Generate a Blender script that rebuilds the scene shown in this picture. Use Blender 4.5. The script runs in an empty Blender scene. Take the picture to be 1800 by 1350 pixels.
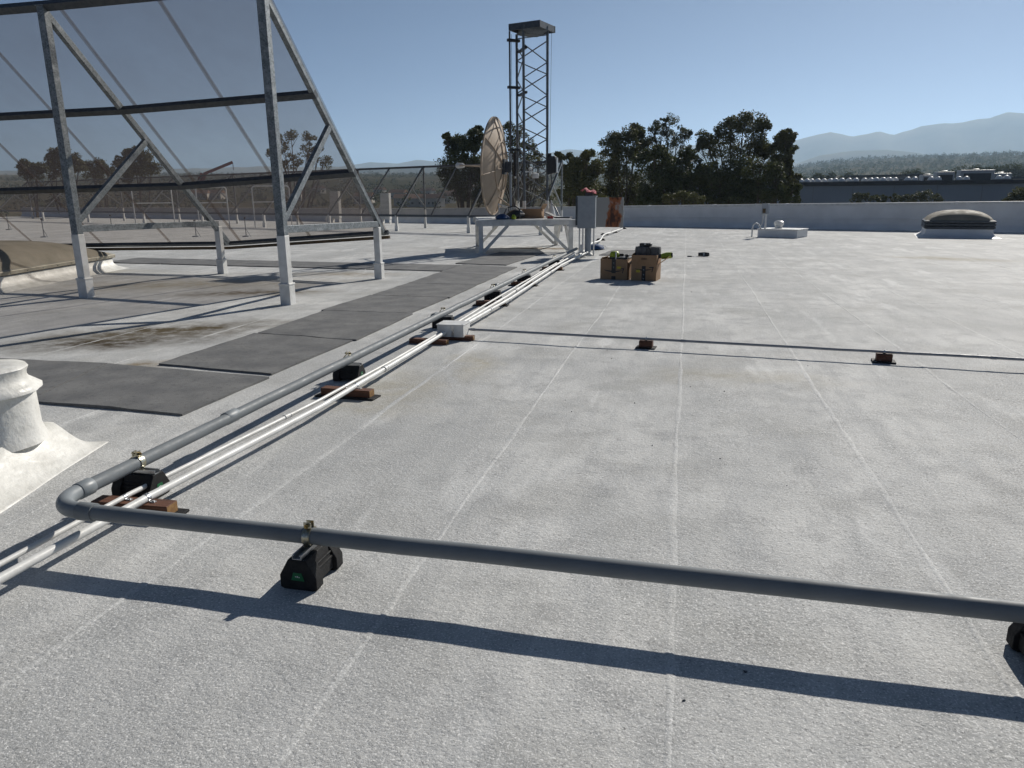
import bpy, math, random
from mathutils import Vector, Matrix, noise
R = math.radians
random.seed(7)
scene = bpy.context.scene
col = scene.collection

# ------------------------------------------------------------------ camera
F, CH, HY, ROLL, VX = 1300.0, 1.6, 341.0, 0.010, 1212.0     # focal (px of an 1800 px wide frame), eye height, horizon row, roll, vanishing column of +Y
pitch = math.atan((675 - HY) / F)
yaw = math.atan((VX - 900) / math.hypot(F, 675 - HY))
_h = Vector((-math.sin(yaw), math.cos(yaw), 0)); _u = Vector((0, 0, 1)); _r = Vector((math.cos(yaw), math.sin(yaw), 0))
FWD = _h * math.cos(pitch) - _u * math.sin(pitch)
_u0 = _h * math.sin(pitch) + _u * math.cos(pitch)
RIGHT = _r * math.cos(ROLL) - _u0 * math.sin(ROLL)
UP = _r * math.sin(ROLL) + _u0 * math.cos(ROLL)
CAM = Vector((0, 0, CH))
cd = bpy.data.cameras.new('camera'); cam = bpy.data.objects.new('camera', cd); col.objects.link(cam)
cd.sensor_fit = 'HORIZONTAL'; cd.angle = 2 * math.atan(900 / F); cd.clip_start = 0.05; cd.clip_end = 60000
cam.matrix_world = Matrix(((RIGHT.x, UP.x, -FWD.x, 0), (RIGHT.y, UP.y, -FWD.y, 0), (RIGHT.z, UP.z, -FWD.z, CH), (0, 0, 0, 1)))
scene.camera = cam

# ------------------------------------------------------------------ sky, sun, exposure
SUN_AZ, SUN_EL = 66.0, 32.0          # azimuth from +X towards +Y
sdir = Vector((math.cos(R(SUN_EL)) * math.cos(R(SUN_AZ)), math.cos(R(SUN_EL)) * math.sin(R(SUN_AZ)), math.sin(R(SUN_EL))))
w = bpy.data.worlds.new('World'); scene.world = w; w.use_nodes = True
nt = w.node_tree; nt.nodes.clear()
sky = nt.nodes.new('ShaderNodeTexSky'); sky.sky_type = 'NISHITA'; sky.sun_disc = False
sky.sun_elevation = R(SUN_EL); sky.sun_rotation = R(90 - SUN_AZ); sky.altitude = 50
sky.air_density = 0.38; sky.dust_density = 0.25; sky.ozone_density = 5.0
bg = nt.nodes.new('ShaderNodeBackground'); bg.inputs['Strength'].default_value = 0.05
wo = nt.nodes.new('ShaderNodeOutputWorld')
nt.links.new(sky.outputs[0], bg.inputs[0]); nt.links.new(bg.outputs[0], wo.inputs[0])
sl = bpy.data.lights.new('sun', 'SUN'); sl.energy = 5.0; sl.angle = R(0.53); sl.color = (1.0, 0.95, 0.87)
so = bpy.data.objects.new('sun', sl); col.objects.link(so); so.location = sdir * 60
so.rotation_euler = sdir.to_track_quat('Z', 'Y').to_euler()
vs = scene.view_settings
vs.view_transform = 'Standard'; vs.look = 'None'; vs.gamma = 1.0; vs.use_curve_mapping = False; vs.exposure = 0.14
cy = scene.cycles
cy.use_denoising = True; cy.max_bounces = 8; cy.transparent_max_bounces = 24; cy.volume_bounces = 1
cy.sample_clamp_indirect = 6.0

# ------------------------------------------------------------------ pixel -> place helpers
def ray(x, y): return FWD * F + RIGHT * (x - 900) - UP * (y - 675)
def g(x, y, z=0.0):
    d = ray(x, y); return CAM + d * ((z - CH) / d.z)
def hgt(x, y, P):
    d = ray(x, y); t = math.hypot(P[0], P[1]) / math.hypot(d.x, d.y); return CH + d.z * t
def far(x, y, D):
    d = ray(x, y); return CAM + d * (D / math.hypot(d.x, d.y))
def lerp(a, b, t): return a + (b - a) * t
def interp(tab, x):
    if x <= tab[0][0]: return tab[0][1]
    for (x0, y0), (x1, y1) in zip(tab, tab[1:]):
        if x <= x1: return lerp(y0, y1, (x - x0) / (x1 - x0))
    return tab[-1][1]
def nz(x, y, z=0.0): return noise.noise(Vector((x, y, z)))

# ------------------------------------------------------------------ materials
def new_mat(name):
    m = bpy.data.materials.new(name); m.use_nodes = True
    t = m.node_tree; b = t.nodes['Principled BSDF']; return m, t, b
def N(t, kind, **kw):
    n = t.nodes.new(kind)
    for k, v in kw.items():
        if k in n.inputs: n.inputs[k].default_value = v
        else: setattr(n, k, v)
    return n
def rgba(c): return (c[0], c[1], c[2], 1.0)
def mixc(t, fac, a, b):
    n = N(t, 'ShaderNodeMix', data_type='RGBA', clamp_factor=True)
    for sock, v in ((0, fac), (6, a), (7, b)):
        if isinstance(v, bpy.types.NodeSocket): t.links.new(v, n.inputs[sock])
        elif sock == 0: n.inputs[0].default_value = v
        else: n.inputs[sock].default_value = rgba(v)
    return n.outputs[2]
def math_(t, op, a, b=0.0, c=0.0):
    n = N(t, 'ShaderNodeMath', operation=op)
    for i, v in enumerate((a, b, c)):
        if isinstance(v, bpy.types.NodeSocket): t.links.new(v, n.inputs[i])
        else: n.inputs[i].default_value = v
    return n.outputs[0]
def maprange(t, v, a, b, c=0.0, d=1.0):
    n = N(t, 'ShaderNodeMapRange'); n.clamp = True
    t.links.new(v, n.inputs[0])
    for i, q in enumerate((a, b, c, d)): n.inputs[i + 1].default_value = q
    return n.outputs[0]
def noise_tex(t, vec, scale, detail=3.0, rough=0.55, dist=0.0):
    n = N(t, 'ShaderNodeTexNoise'); n.inputs['Scale'].default_value = scale; n.inputs['Detail'].default_value = detail
    n.inputs['Roughness'].default_value = rough; n.inputs['Distortion'].default_value = dist
    t.links.new(vec, n.inputs['Vector']); return n.outputs['Fac']
def pos(t): return N(t, 'ShaderNodeNewGeometry').outputs['Position']
def objc(t): return N(t, 'ShaderNodeTexCoord').outputs['Object']
def pmat(name, c1, c2=None, scale=8.0, rough=0.6, metal=0.0, bump=0.0, bscale=None, lo=0.35, hi=0.65, spec=0.5, detail=4.0, stretch=None, fine=0.0):
    m, t, b = new_mat(name)
    b.inputs['Roughness'].default_value = rough; b.inputs['Metallic'].default_value = metal
    b.inputs['Specular IOR Level'].default_value = spec
    v = objc(t)
    if stretch:
        mp = N(t, 'ShaderNodeMapping'); mp.inputs['Scale'].default_value = stretch; t.links.new(v, mp.inputs[0]); v = mp.outputs[0]
    if c2 is None: c2 = tuple(x * 0.8 for x in c1)
    f = maprange(t, noise_tex(t, v, scale, detail), lo, hi)
    c = mixc(t, f, c1, c2)
    if fine:
        f2 = maprange(t, noise_tex(t, v, scale * 12, 2), 0.55, 0.75); c = mixc(t, math_(t, 'MULTIPLY', f2, fine), c, tuple(x * 0.5 for x in c1))
    t.links.new(c, b.inputs['Base Color'])
    rv = maprange(t, noise_tex(t, v, scale * 2.3, 3), 0.3, 0.7, max(0.05, rough - 0.1), min(1.0, rough + 0.12)); t.links.new(rv, b.inputs['Roughness'])
    if bump:
        bn = N(t, 'ShaderNodeBump'); bn.inputs['Strength'].default_value = 1.0; bn.inputs['Distance'].default_value = bump
        t.links.new(noise_tex(t, v, bscale or scale * 4, 4), bn.inputs['Height']); t.links.new(bn.outputs[0], b.inputs['Normal'])
    return m

def coating_mat(name, bright=1.0, stains=True):
    """white elastomeric roof coating over granulated sheet: speckle, worn grey, dirt, ponding marks"""
    m, t, b = new_mat(name)
    p = pos(t)
    big = noise_tex(t, p, 0.55, 5, 0.6); mid = noise_tex(t, p, 3.2, 5, 0.65); 
    mp = N(t, 'ShaderNodeMapping'); mp.inputs['Scale'].default_value = (2.2, 0.5, 1); t.links.new(p, mp.inputs[0])
    streak = noise_tex(t, mp.outputs[0], 1.9, 6, 0.68)
    gran = noise_tex(t, p, 75.0, 3, 0.75); gran2 = noise_tex(t, p, 120.0, 2, 0.6); pit = noise_tex(t, p, 30.0, 4, 0.7)
    W = tuple(x * bright for x in (0.615, 0.613, 0.595)); G = tuple(x * bright for x in (0.43, 0.432, 0.422)); D = tuple(x * bright for x in (0.29, 0.293, 0.293))
    c = mixc(t, maprange(t, big, 0.34, 0.66), W, G)
    c = mixc(t, maprange(t, streak, 0.44, 0.70, 0, 0.85), c, tuple(x * bright for x in (0.36, 0.367, 0.37)))
    c = mixc(t, maprange(t, mid, 0.50, 0.72, 0, 0.75), c, D)
    c = mixc(t, maprange(t, noise_tex(t, p, 1.1, 6, 0.62, 0.4), 0.50, 0.66, 0, 0.55), c, tuple(x * bright for x in (0.33, 0.327, 0.31)))
    c = mixc(t, maprange(t, mid, 0.30, 0.42, 0.5, 0.0), c, W)
    c = mixc(t, maprange(t, noise_tex(t, mp.outputs[0], 0.9, 5, 0.6), 0.60, 0.66, 0, 0.65), c, (0.68 * bright, 0.68 * bright, 0.665 * bright))
    mp2 = N(t, 'ShaderNodeMapping'); mp2.inputs['Scale'].default_value = (0.9, 0.22, 1); t.links.new(p, mp2.inputs[0])
    c = mixc(t, maprange(t, noise_tex(t, mp2.outputs[0], 1.0, 7, 0.7, 0.6), 0.47, 0.62, 0, 0.6), c, tuple(x * bright for x in (0.37, 0.375, 0.372)))
    # bare dark granules showing through the coat
    c = mixc(t, maprange(t, gran, 0.55, 0.70, 0, 0.8), c, (0.17 * bright, 0.168 * bright, 0.165 * bright))
    c = mixc(t, maprange(t, gran2, 0.34, 0.46, 0.75, 0.0), c, (0.80, 0.795, 0.78))
    c = mixc(t, maprange(t, pit, 0.66, 0.75, 0, 0.5), c, D)
    if stains:
        warp = N(t, 'ShaderNodeMix', data_type='VECTOR'); warp.inputs[0].default_value = 1.0
        nc = N(t, 'ShaderNodeTexNoise'); nc.inputs['Scale'].default_value = 1.6; nc.inputs['Detail'].default_value = 5; t.links.new(p, nc.inputs['Vector'])
        off = N(t, 'ShaderNodeVectorMath', operation='MULTIPLY_ADD'); t.links.new(nc.outputs['Color'], off.inputs[0]); off.inputs[1].default_value = (1.1, 1.1, 0); t.links.new(p, off.inputs[2])
        off2 = N(t, 'ShaderNodeVectorMath', operation='ADD'); t.links.new(off.outputs[0], off2.inputs[0]); off2.inputs[1].default_value = (-0.55, -0.55, 0)
        for (cx, cy_, rx, ry, rot, amt, colr) in STAINS:
            mp = N(t, 'ShaderNodeMapping', vector_type='TEXTURE'); mp.inputs['Location'].default_value = (cx, cy_, 0); mp.inputs['Rotation'].default_value = (0, 0, rot); mp.inputs['Scale'].default_value = (rx, ry, 1e6)
            t.links.new(off2.outputs[0], mp.inputs[0])
            ln = N(t, 'ShaderNodeVectorMath', operation='LENGTH'); t.links.new(mp.outputs[0], ln.inputs[0])
            f = maprange(t, ln.outputs['Value'], 0.10, 1.15, amt, 0.0)
            f = math_(t, 'MULTIPLY', f, maprange(t, noise_tex(t, p, 5.0, 6, 0.7), 0.30, 0.58, 0.25, 1.25))
            c = mixc(t, f, c, colr)
    t.links.new(c, b.inputs['Base Color'])
    b.inputs['Specular IOR Level'].default_value = 0.07
    t.links.new(maprange(t, gran, 0.3, 0.7, 0.52, 0.95), b.inputs['Roughness'])
    bn = N(t, 'ShaderNodeBump'); bn.inputs['Strength'].default_value = 1.0; bn.inputs['Distance'].default_value = 0.0075
    hsum = math_(t, 'ADD', math_(t, 'MULTIPLY', gran, 0.35), math_(t, 'ADD', math_(t, 'MULTIPLY', pit, 0.8), math_(t, 'MULTIPLY', mid, 0.8)))
    t.links.new(hsum, bn.inputs['Height']); t.links.new(bn.outputs[0], b.inputs['Normal'])
    return m
_p = lambda x, y: g(x, y)
STAINS = []
for (px, py, rx, ry, rot, amt, c) in [
    (205, 600, 1.35, 0.62, 0.35, 1.0, (0.062, 0.048, 0.03)), (300, 580, 1.6, 0.6, 0.45, 1.0, (0.095, 0.075, 0.045)),
    (440, 515, 1.5, 0.5, 0.35, 0.85, (0.12, 0.09, 0.05)), (330, 500, 3.2, 1.1, 0.3, 0.5, (0.27, 0.22, 0.13)),
    (600, 482, 1.5, 0.5, 0.1, 0.6, (0.22, 0.17, 0.10)), (960, 437, 1.6, 0.5, 0.0, 0.9, (0.18, 0.12, 0.06)),
    (1665, 455, 1.5, 0.55, -0.45, 0.75, (0.26, 0.22, 0.14)), (260, 640, 0.5, 0.25, 0.5, 0.7, (0.2, 0.15, 0.08)),
    (690, 690, 0.45, 0.8, 0.3, 0.35, (0.36, 0.31, 0.2)), (1300, 665, 1.0, 0.4, 0.0, 0.35, (0.33, 0.29, 0.2)), (840, 640, 0.3, 0.7, 0.2, 0.4, (0.36, 0.31, 0.2)),
    (120, 480, 1.6, 0.6, 0.5, 0.6, (0.3, 0.25, 0.14))]:
    P = g(px, py); STAINS.append((P.x, P.y, rx, ry, rot, amt, c))
M = {}
M['coating'] = coating_mat('roof_coating', 1.0); M['coat_bright'] = coating_mat('fresh_coating', 1.12, False)
M['white'] = pmat('white_paint', (0.74, 0.74, 0.72), (0.58, 0.575, 0.55), 6, 0.45, bump=0.0006, bscale=60)
M['wall_white'] = pmat('parapet_coating', (0.80, 0.80, 0.79), (0.70, 0.70, 0.69), 1.4, 0.6, bump=0.002, bscale=20)
M['lumpy'] = pmat('thick_white_coating', (0.72, 0.71, 0.67), (0.55, 0.54, 0.50), 5, 0.5, bump=0.007, bscale=16, fine=0.25)
M['pvc'] = pmat('grey_pvc', (0.19, 0.205, 0.215), (0.165, 0.18, 0.19), 5, 0.55, bump=0.0004, bscale=40, spec=0.2)
M['pvc_light'] = pmat('grey_pvc_fitting', (0.22, 0.24, 0.255), (0.19, 0.21, 0.22), 5, 0.5, spec=0.35)
M['conduit'] = pmat('thin_conduit', (0.25, 0.265, 0.295), (0.21, 0.225, 0.25), 9, 0.5)
M['rubber'] = pmat('black_rubber', (0.012, 0.012, 0.013), (0.02, 0.02, 0.02), 30, 0.75, bump=0.0012, bscale=180, spec=0.3)
M['green'] = pmat('green_badge', (0.01, 0.16, 0.055), (0.008, 0.12, 0.04), 20, 0.4)
M['strut'] = pmat('strut_channel', (0.55, 0.56, 0.57), (0.42, 0.43, 0.44), 25, 0.35, metal=0.9)
M['zinc'] = pmat('yellow_zinc', (0.50, 0.48, 0.40), (0.36, 0.33, 0.22), 40, 0.32, metal=0.9)
M['brass'] = pmat('brass_bolt', (0.34, 0.24, 0.09), (0.2, 0.14, 0.06), 60, 0.35, metal=0.9)
M['redwood'] = pmat('redwood', (0.15, 0.06, 0.03), (0.08, 0.032, 0.017), 6, 0.7, bump=0.002, bscale=30, stretch=(1, 9, 9))
M['woodend'] = pmat('sawn_end', (0.30, 0.17, 0.06), (0.2, 0.10, 0.035), 30, 0.75)
M['mat'] = pmat('walkway_pad', (0.12, 0.122, 0.125), (0.185, 0.185, 0.182), 2.6, 0.85, bump=0.004, bscale=110, fine=0.6, spec=0.3)
def galv():
    m, t, b = new_mat('galvanised_steel')
    v = objc(t)
    vo = N(t, 'ShaderNodeTexVoronoi'); vo.inputs['Scale'].default_value = 55; t.links.new(v, vo.inputs['Vector'])
    sp = N(t, 'ShaderNodeSeparateColor'); t.links.new(vo.outputs['Color'], sp.inputs[0])
    c = mixc(t, sp.outputs[0], (0.10, 0.115, 0.125), (0.24, 0.265, 0.28))
    c = mixc(t, maprange(t, noise_tex(t, v, 9, 5), 0.5, 0.72, 0, 0.7), c, (0.36, 0.38, 0.39))
    t.links.new(c, b.inputs['Base Color']); b.inputs['Metallic'].default_value = 0.45
    t.links.new(maprange(t, sp.outputs[1], 0, 1, 0.42, 0.65), b.inputs['Roughness']); return m
M['galv'] = galv()
M['dark_steel'] = pmat('dark_steel', (0.06, 0.068, 0.078), (0.09, 0.1, 0.11), 12, 0.5, metal=0.5)
M['tower'] = pmat('tower_steel', (0.09, 0.105, 0.12), (0.14, 0.155, 0.17), 14, 0.5, metal=0.4)
M['rustbeam'] = pmat('rusty_gutter', (0.11, 0.07, 0.03), (0.05, 0.035, 0.02), 7, 0.75, stretch=(1, 6, 6))
M['black'] = pmat('black_plastic', (0.014, 0.014, 0.016), (0.025, 0.025, 0.027), 20, 0.45)
M['card'] = pmat('cardboard', (0.33, 0.205, 0.115), (0.28, 0.17, 0.09), 5, 0.85, bump=0.0006, bscale=40)
M['card_in'] = pmat('cardboard_inside', (0.46, 0.31, 0.19), (0.4, 0.26, 0.15), 6, 0.85)
M['ink'] = pmat('black_print', (0.018, 0.016, 0.018), None, 20, 0.5)
M['yellow'] = pmat('yellow_sticker', (0.55, 0.43, 0.03), None, 20, 0.5)
M['lime'] = pmat('lime_plastic', (0.34, 0.42, 0.02), (0.25, 0.32, 0.02), 14, 0.5)
M['blue'] = pmat('blue_fabric', (0.015, 0.06, 0.17), (0.01, 0.04, 0.12), 12, 0.8)
M['pink'] = pmat('pink_rag', (0.62, 0.18, 0.2), (0.5, 0.12, 0.14), 10, 0.85, bump=0.01, bscale=14)
M['red'] = pmat('red_paint', (0.35, 0.03, 0.02), (0.24, 0.02, 0.015), 4, 0.5)
M['greytote'] = pmat('grey_bag', (0.11, 0.11, 0.115), (0.05, 0.05, 0.055), 14, 0.75)
M['blind_grey'] = pmat('grey_enamel', (0.30, 0.33, 0.36), (0.25, 0.28, 0.31), 5, 0.42)
def rusty():
    m, t, b = new_mat('rusty_enamel')
    v = objc(t)
    mp = N(t, 'ShaderNodeMapping'); mp.inputs['Scale'].default_value = (1.0, 1.0, 0.45); t.links.new(v, mp.inputs[0])
    f = noise_tex(t, mp.outputs[0], 5.2, 5, 0.65)
    sx = N(t, 'ShaderNodeSeparateXYZ'); t.links.new(v, sx.inputs[0])
    k = maprange(t, math_(t, 'ABSOLUTE', math_(t, 'SUBTRACT', sx.outputs[0], 0.46)), 0.04, 0.26, 0.22, -0.14)
    f = math_(t, 'ADD', f, k)
    c = mixc(t, maprange(t, f, 0.5, 0.6), (0.30, 0.30, 0.29), (0.27, 0.085, 0.025))
    c = mixc(t, maprange(t, f, 0.62, 0.74), c, (0.05, 0.018, 0.01))
    t.links.new(c, b.inputs['Base Color']); b.inputs['Roughness'].default_value = 0.7; return m
M['rusty'] = rusty()
M['dome_tan'] = pmat('weathered_acrylic', (0.27, 0.24, 0.19), (0.20, 0.18, 0.14), 2.2, 0.75, bump=0.001, bscale=30, spec=0.15)
M['alu'] = pmat('aluminium_frame', (0.40, 0.37, 0.30), (0.32, 0.29, 0.23), 7, 0.45, metal=0.5)
M['dish'] = pmat('dish_fibreglass', (0.42, 0.325, 0.235), (0.37, 0.285, 0.205), 3, 0.6)
M['bark'] = pmat('bark', (0.075, 0.06, 0.045), (0.045, 0.036, 0.028), 5, 0.9, bump=0.02, bscale=12)
M['nwall'] = pmat('tilt_up_wall', (0.25, 0.29, 0.345), (0.22, 0.255, 0.305), 0.15, 0.8)
M['nroof'] = pmat('grey_roofing', (0.22, 0.22, 0.22), (0.16, 0.16, 0.165), 0.2, 0.8)
M['darkcop'] = pmat('dark_coping', (0.03, 0.033, 0.04), None, 2, 0.6)
M['house'] = pmat('house_stucco', (0.62, 0.6, 0.56), (0.55, 0.52, 0.47), 0.2, 0.85)
M['tile'] = pmat('house_roof', (0.26, 0.15, 0.1), (0.2, 0.12, 0.08), 0.4, 0.85)
M['glassdark'] = pmat('dark_glass', (0.02, 0.025, 0.03), None, 2, 0.15)
M['whitedome'] = pmat('white_acrylic', (0.72, 0.72, 0.7), (0.6, 0.6, 0.58), 2, 0.4)
def leafmat(name, c1, c2, spec=0.3):
    m, t, b = new_mat(name)
    oi = N(t, 'ShaderNodeNewGeometry'); rp = oi.outputs['Random Per Island']
    c = mixc(t, rp, c1, c2); t.links.new(c, b.inputs['Base Color']); b.inputs['Roughness'].default_value = 0.6; b.inputs['Specular IOR Level'].default_value = spec
    tr = N(t, 'ShaderNodeBsdfTranslucent'); t.links.new(mixc(t, 0.5, c, (0.09, 0.1, 0.02)), tr.inputs['Color'])
    ms = N(t, 'ShaderNodeMixShader'); ms.inputs[0].default_value = 0.22
    t.links.new(b.outputs[0], ms.inputs[1]); t.links.new(tr.outputs[0], ms.inputs[2]); t.links.new(ms.outputs[0], t.nodes['Material Output'].inputs['Surface']); return m
M['leaf_dark'] = leafmat('leaf_dark', (0.034, 0.045, 0.018), (0.072, 0.082, 0.032))
M['leaf_olive'] = leafmat('leaf_olive', (0.065, 0.07, 0.026), (0.12, 0.118, 0.05))
M['leaf_grey'] = leafmat('leaf_grey', (0.075, 0.085, 0.05), (0.12, 0.125, 0.08))
M['leaf_far'] = leafmat('leaf_far', (0.045, 0.055, 0.03), (0.085, 0.092, 0.05), 0.0)
def meshmat():
    m, t, b = new_mat('woven_screen')
    b.inputs['Base Color'].default_value = (0.07, 0.06, 0.058, 1); b.inputs['Roughness'].default_value = 0.8
    v = objc(t)
    f = maprange(t, noise_tex(t, v, 1.1, 4), 0.3, 0.7, 0.33, 0.40)
    
    tr = N(t, 'ShaderNodeBsdfTransparent'); tr.inputs[0].default_value = (0.94, 0.9, 0.86, 1)
    tl = N(t, 'ShaderNodeBsdfTranslucent'); tl.inputs[0].default_value = (0.085, 0.075, 0.08, 1); m2 = N(t, 'ShaderNodeMixShader'); m2.inputs[0].default_value = 0.5; t.links.new(b.outputs[0], m2.inputs[1]); t.links.new(tl.outputs[0], m2.inputs[2])
    ms = N(t, 'ShaderNodeMixShader'); t.links.new(f, ms.inputs[0]); t.links.new(tr.outputs[0], ms.inputs[1]); t.links.new(m2.outputs[0], ms.inputs[2])
    t.links.new(ms.outputs[0], t.nodes['Material Output'].inputs['Surface']); return m
M['mesh'] = meshmat()
def groundmat():
    m, t, b = new_mat('dry_ground')
    p = pos(t)
    c = mixc(t, maprange(t, noise_tex(t, p, 0.004, 6, 0.65), 0.4, 0.6), (0.115, 0.098, 0.065), (0.07, 0.07, 0.042))
    c = mixc(t, maprange(t, noise_tex(t, p, 0.02, 5, 0.7), 0.5, 0.68), c, (0.05, 0.055, 0.026))
    c = mixc(t, maprange(t, noise_tex(t, p, 0.011, 4, 0.6), 0.62, 0.72, 0, 0.6), c, (0.09, 0.08, 0.06))
    t.links.new(c, b.inputs['Base Color']); b.inputs['Roughness'].default_value = 1.0; b.inputs['Specular IOR Level'].default_value = 0.0; return m
M['ground'] = groundmat()
def mountmat():
    m, t, b = new_mat('chaparral_slopes')
    p = pos(t)
    c = mixc(t, maprange(t, noise_tex(t, p, 0.0012, 6, 0.65), 0.4, 0.62), (0.22, 0.20, 0.155), (0.13, 0.13, 0.10))
    t.links.new(c, b.inputs['Base Color']); b.inputs['Roughness'].default_value = 1.0; b.inputs['Specular IOR Level'].default_value = 0.0; return m
M['mount'] = mountmat()

# ------------------------------------------------------------------ mesh builder
ORIG = {}
class MB:
    def __init__(s, xf=None): s.v = []; s.f = []; s.xf = xf or Matrix.Identity(4)
    def add(s, vs, fs):
        n = len(s.v); s.v += [s.xf @ Vector(v) for v in vs]; s.f += [tuple(n + i for i in f) for f in fs]; return s
    def box(s, c, d, rz=0.0):
        x, y, z = d[0] / 2, d[1] / 2, d[2] / 2
        m = Matrix.Translation(Vector(c)) @ Matrix.Rotation(rz, 4, 'Z')
        vs = [m @ Vector((sx * x, sy * y, sz * z)) for sz in (-1, 1) for sx, sy in ((-1, -1), (1, -1), (1, 1), (-1, 1))]
        return s.add(vs, [(3, 2, 1, 0), (4, 5, 6, 7), (0, 1, 5, 4), (1, 2, 6, 5), (2, 3, 7, 6), (3, 0, 4, 7)])
    def bar(s, a, b, wd, ht, up=(0, 0, 1)):
        a, b = Vector(a), Vector(b); d = (b - a).normalized(); up = Vector(up)
        if abs(d.dot(up)) > 0.98: up = Vector((0, 1, 0))
        sd = d.cross(up).normalized(); u = sd.cross(d).normalized()
        vs = [p + sd * (i * wd / 2) + u * (j * ht / 2) for p in (a, b) for i, j in ((-1, -1), (1, -1), (1, 1), (-1, 1))]
        return s.add(vs, [(0, 1, 2, 3), (7, 6, 5, 4), (4, 5, 1, 0), (5, 6, 2, 1), (6, 7, 3, 2), (7, 4, 0, 3)])
    def tube(s, path, r, n=12, caps=True):
        P = [Vector(p) for p in path]; k = len(P); rs = r if isinstance(r, (list, tuple)) else [r] * k
        vs = []; fs = []; pu = None
        for i, p in enumerate(P):
            d = ((P[min(i + 1, k - 1)] - P[max(i - 1, 0)])).normalized()
            if pu is None: pu = Vector((0, 0, 1)) if abs(d.z) < 0.95 else Vector((1, 0, 0))
            sd = d.cross(pu).normalized(); u = sd.cross(d).normalized(); pu = u
            for j in range(n):
                a = 2 * math.pi * j / n; vs.append(p + (sd * math.cos(a) + u * math.sin(a)) * rs[i])
        for i in range(k - 1):
            for j in range(n):
                j2 = (j + 1) % n; fs.append((i * n + j, i * n + j2, (i + 1) * n + j2, (i + 1) * n + j))
        if caps: fs += [tuple(range(n))[::-1], tuple(range((k - 1) * n, k * n))]
        return s.add(vs, fs)
    def lathe(s, prof, n=24, c=(0, 0, 0), wob=None, cap=True):
        vs = []; fs = []
        for i, (r, z) in enumerate(prof):
            for j in range(n):
                a = 2 * math.pi * j / n; q = r + (wob(a, z) if wob else 0)
                vs.append((c[0] + q * math.cos(a), c[1] + q * math.sin(a), c[2] + z))
        for i in range(len(prof) - 1):
            for j in range(n):
                j2 = (j + 1) % n; fs.append((i * n + j, i * n + j2, (i + 1) * n + j2, (i + 1) * n + j))
        if cap: fs += [tuple(range(n))[::-1], tuple(range((len(prof) - 1) * n, len(prof) * n))]
        return s.add(vs, fs)
    def prism(s, poly, a, b):
        """polygon list of 3-vectors swept from offset vector a to b"""
        n = len(poly); a, b = Vector(a), Vector(b)
        vs = [Vector(p) + a for p in poly] + [Vector(p) + b for p in poly]
        return s.add(vs, [tuple(range(n))[::-1], tuple(range(n, 2 * n))] + [(i, (i + 1) % n, n + (i + 1) % n, n + i) for i in range(n)])
    def build(s, name, mat, parent=None, bevel=0.0, smooth=True, ang=38, seg=2, kind=None):
        o0 = Vector((0, 0, 0))
        if parent is not None: o0 = ORIG.get(parent, Vector((0, 0, 0)))
        me = bpy.data.meshes.new(name)
        me.from_pydata([tuple(v - o0) for v in s.v], [], s.f); me.materials.append(M[mat] if isinstance(mat, str) else mat)
        if smooth:
            me.shade_smooth(); me.set_sharp_from_angle(angle=R(ang))
        ob = bpy.data.objects.new(name, me); col.objects.link(ob)
        if parent is not None: ob.parent = parent
        ORIG[ob] = o0
        if bevel:
            bm = ob.modifiers.new('bevel', 'BEVEL'); bm.width = bevel; bm.segments = seg; bm.limit_method = 'ANGLE'; bm.angle_limit = R(35); bm.harden_normals = True
        if kind: ob['kind'] = kind
        return ob
def thing(name, label, cat, loc=(0, 0, 0), group=None):
    o = bpy.data.objects.new(name, None); col.objects.link(o); o.location = loc; o.empty_display_size = 0.2
    ORIG[o] = Vector(loc); o['label'] = label; o['category'] = cat
    if group: o['group'] = group
    return o
def tag(o, label, cat, group=None):
    o['label'] = label; o['category'] = cat
    if group: o['group'] = group
    return o
def copy_tree(o, parent=None):
    c = o.copy(); col.objects.link(c); c.parent = parent
    for ch in list(o.children): copy_tree(ch, c)
    return c
def place(o, loc, rz=0.0, label=None):
    o.location = loc; o.rotation_euler = (0, 0, rz)
    if label: o['label'] = label
    return o

# ================================================================== THE SETTING
GZ = -8.0
PSL = -0.375
def par_y(x): return 38.1 + PSL * (x + 2.9)
X0, X1, Y0 = -62.0, 34.0, -8.0
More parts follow.
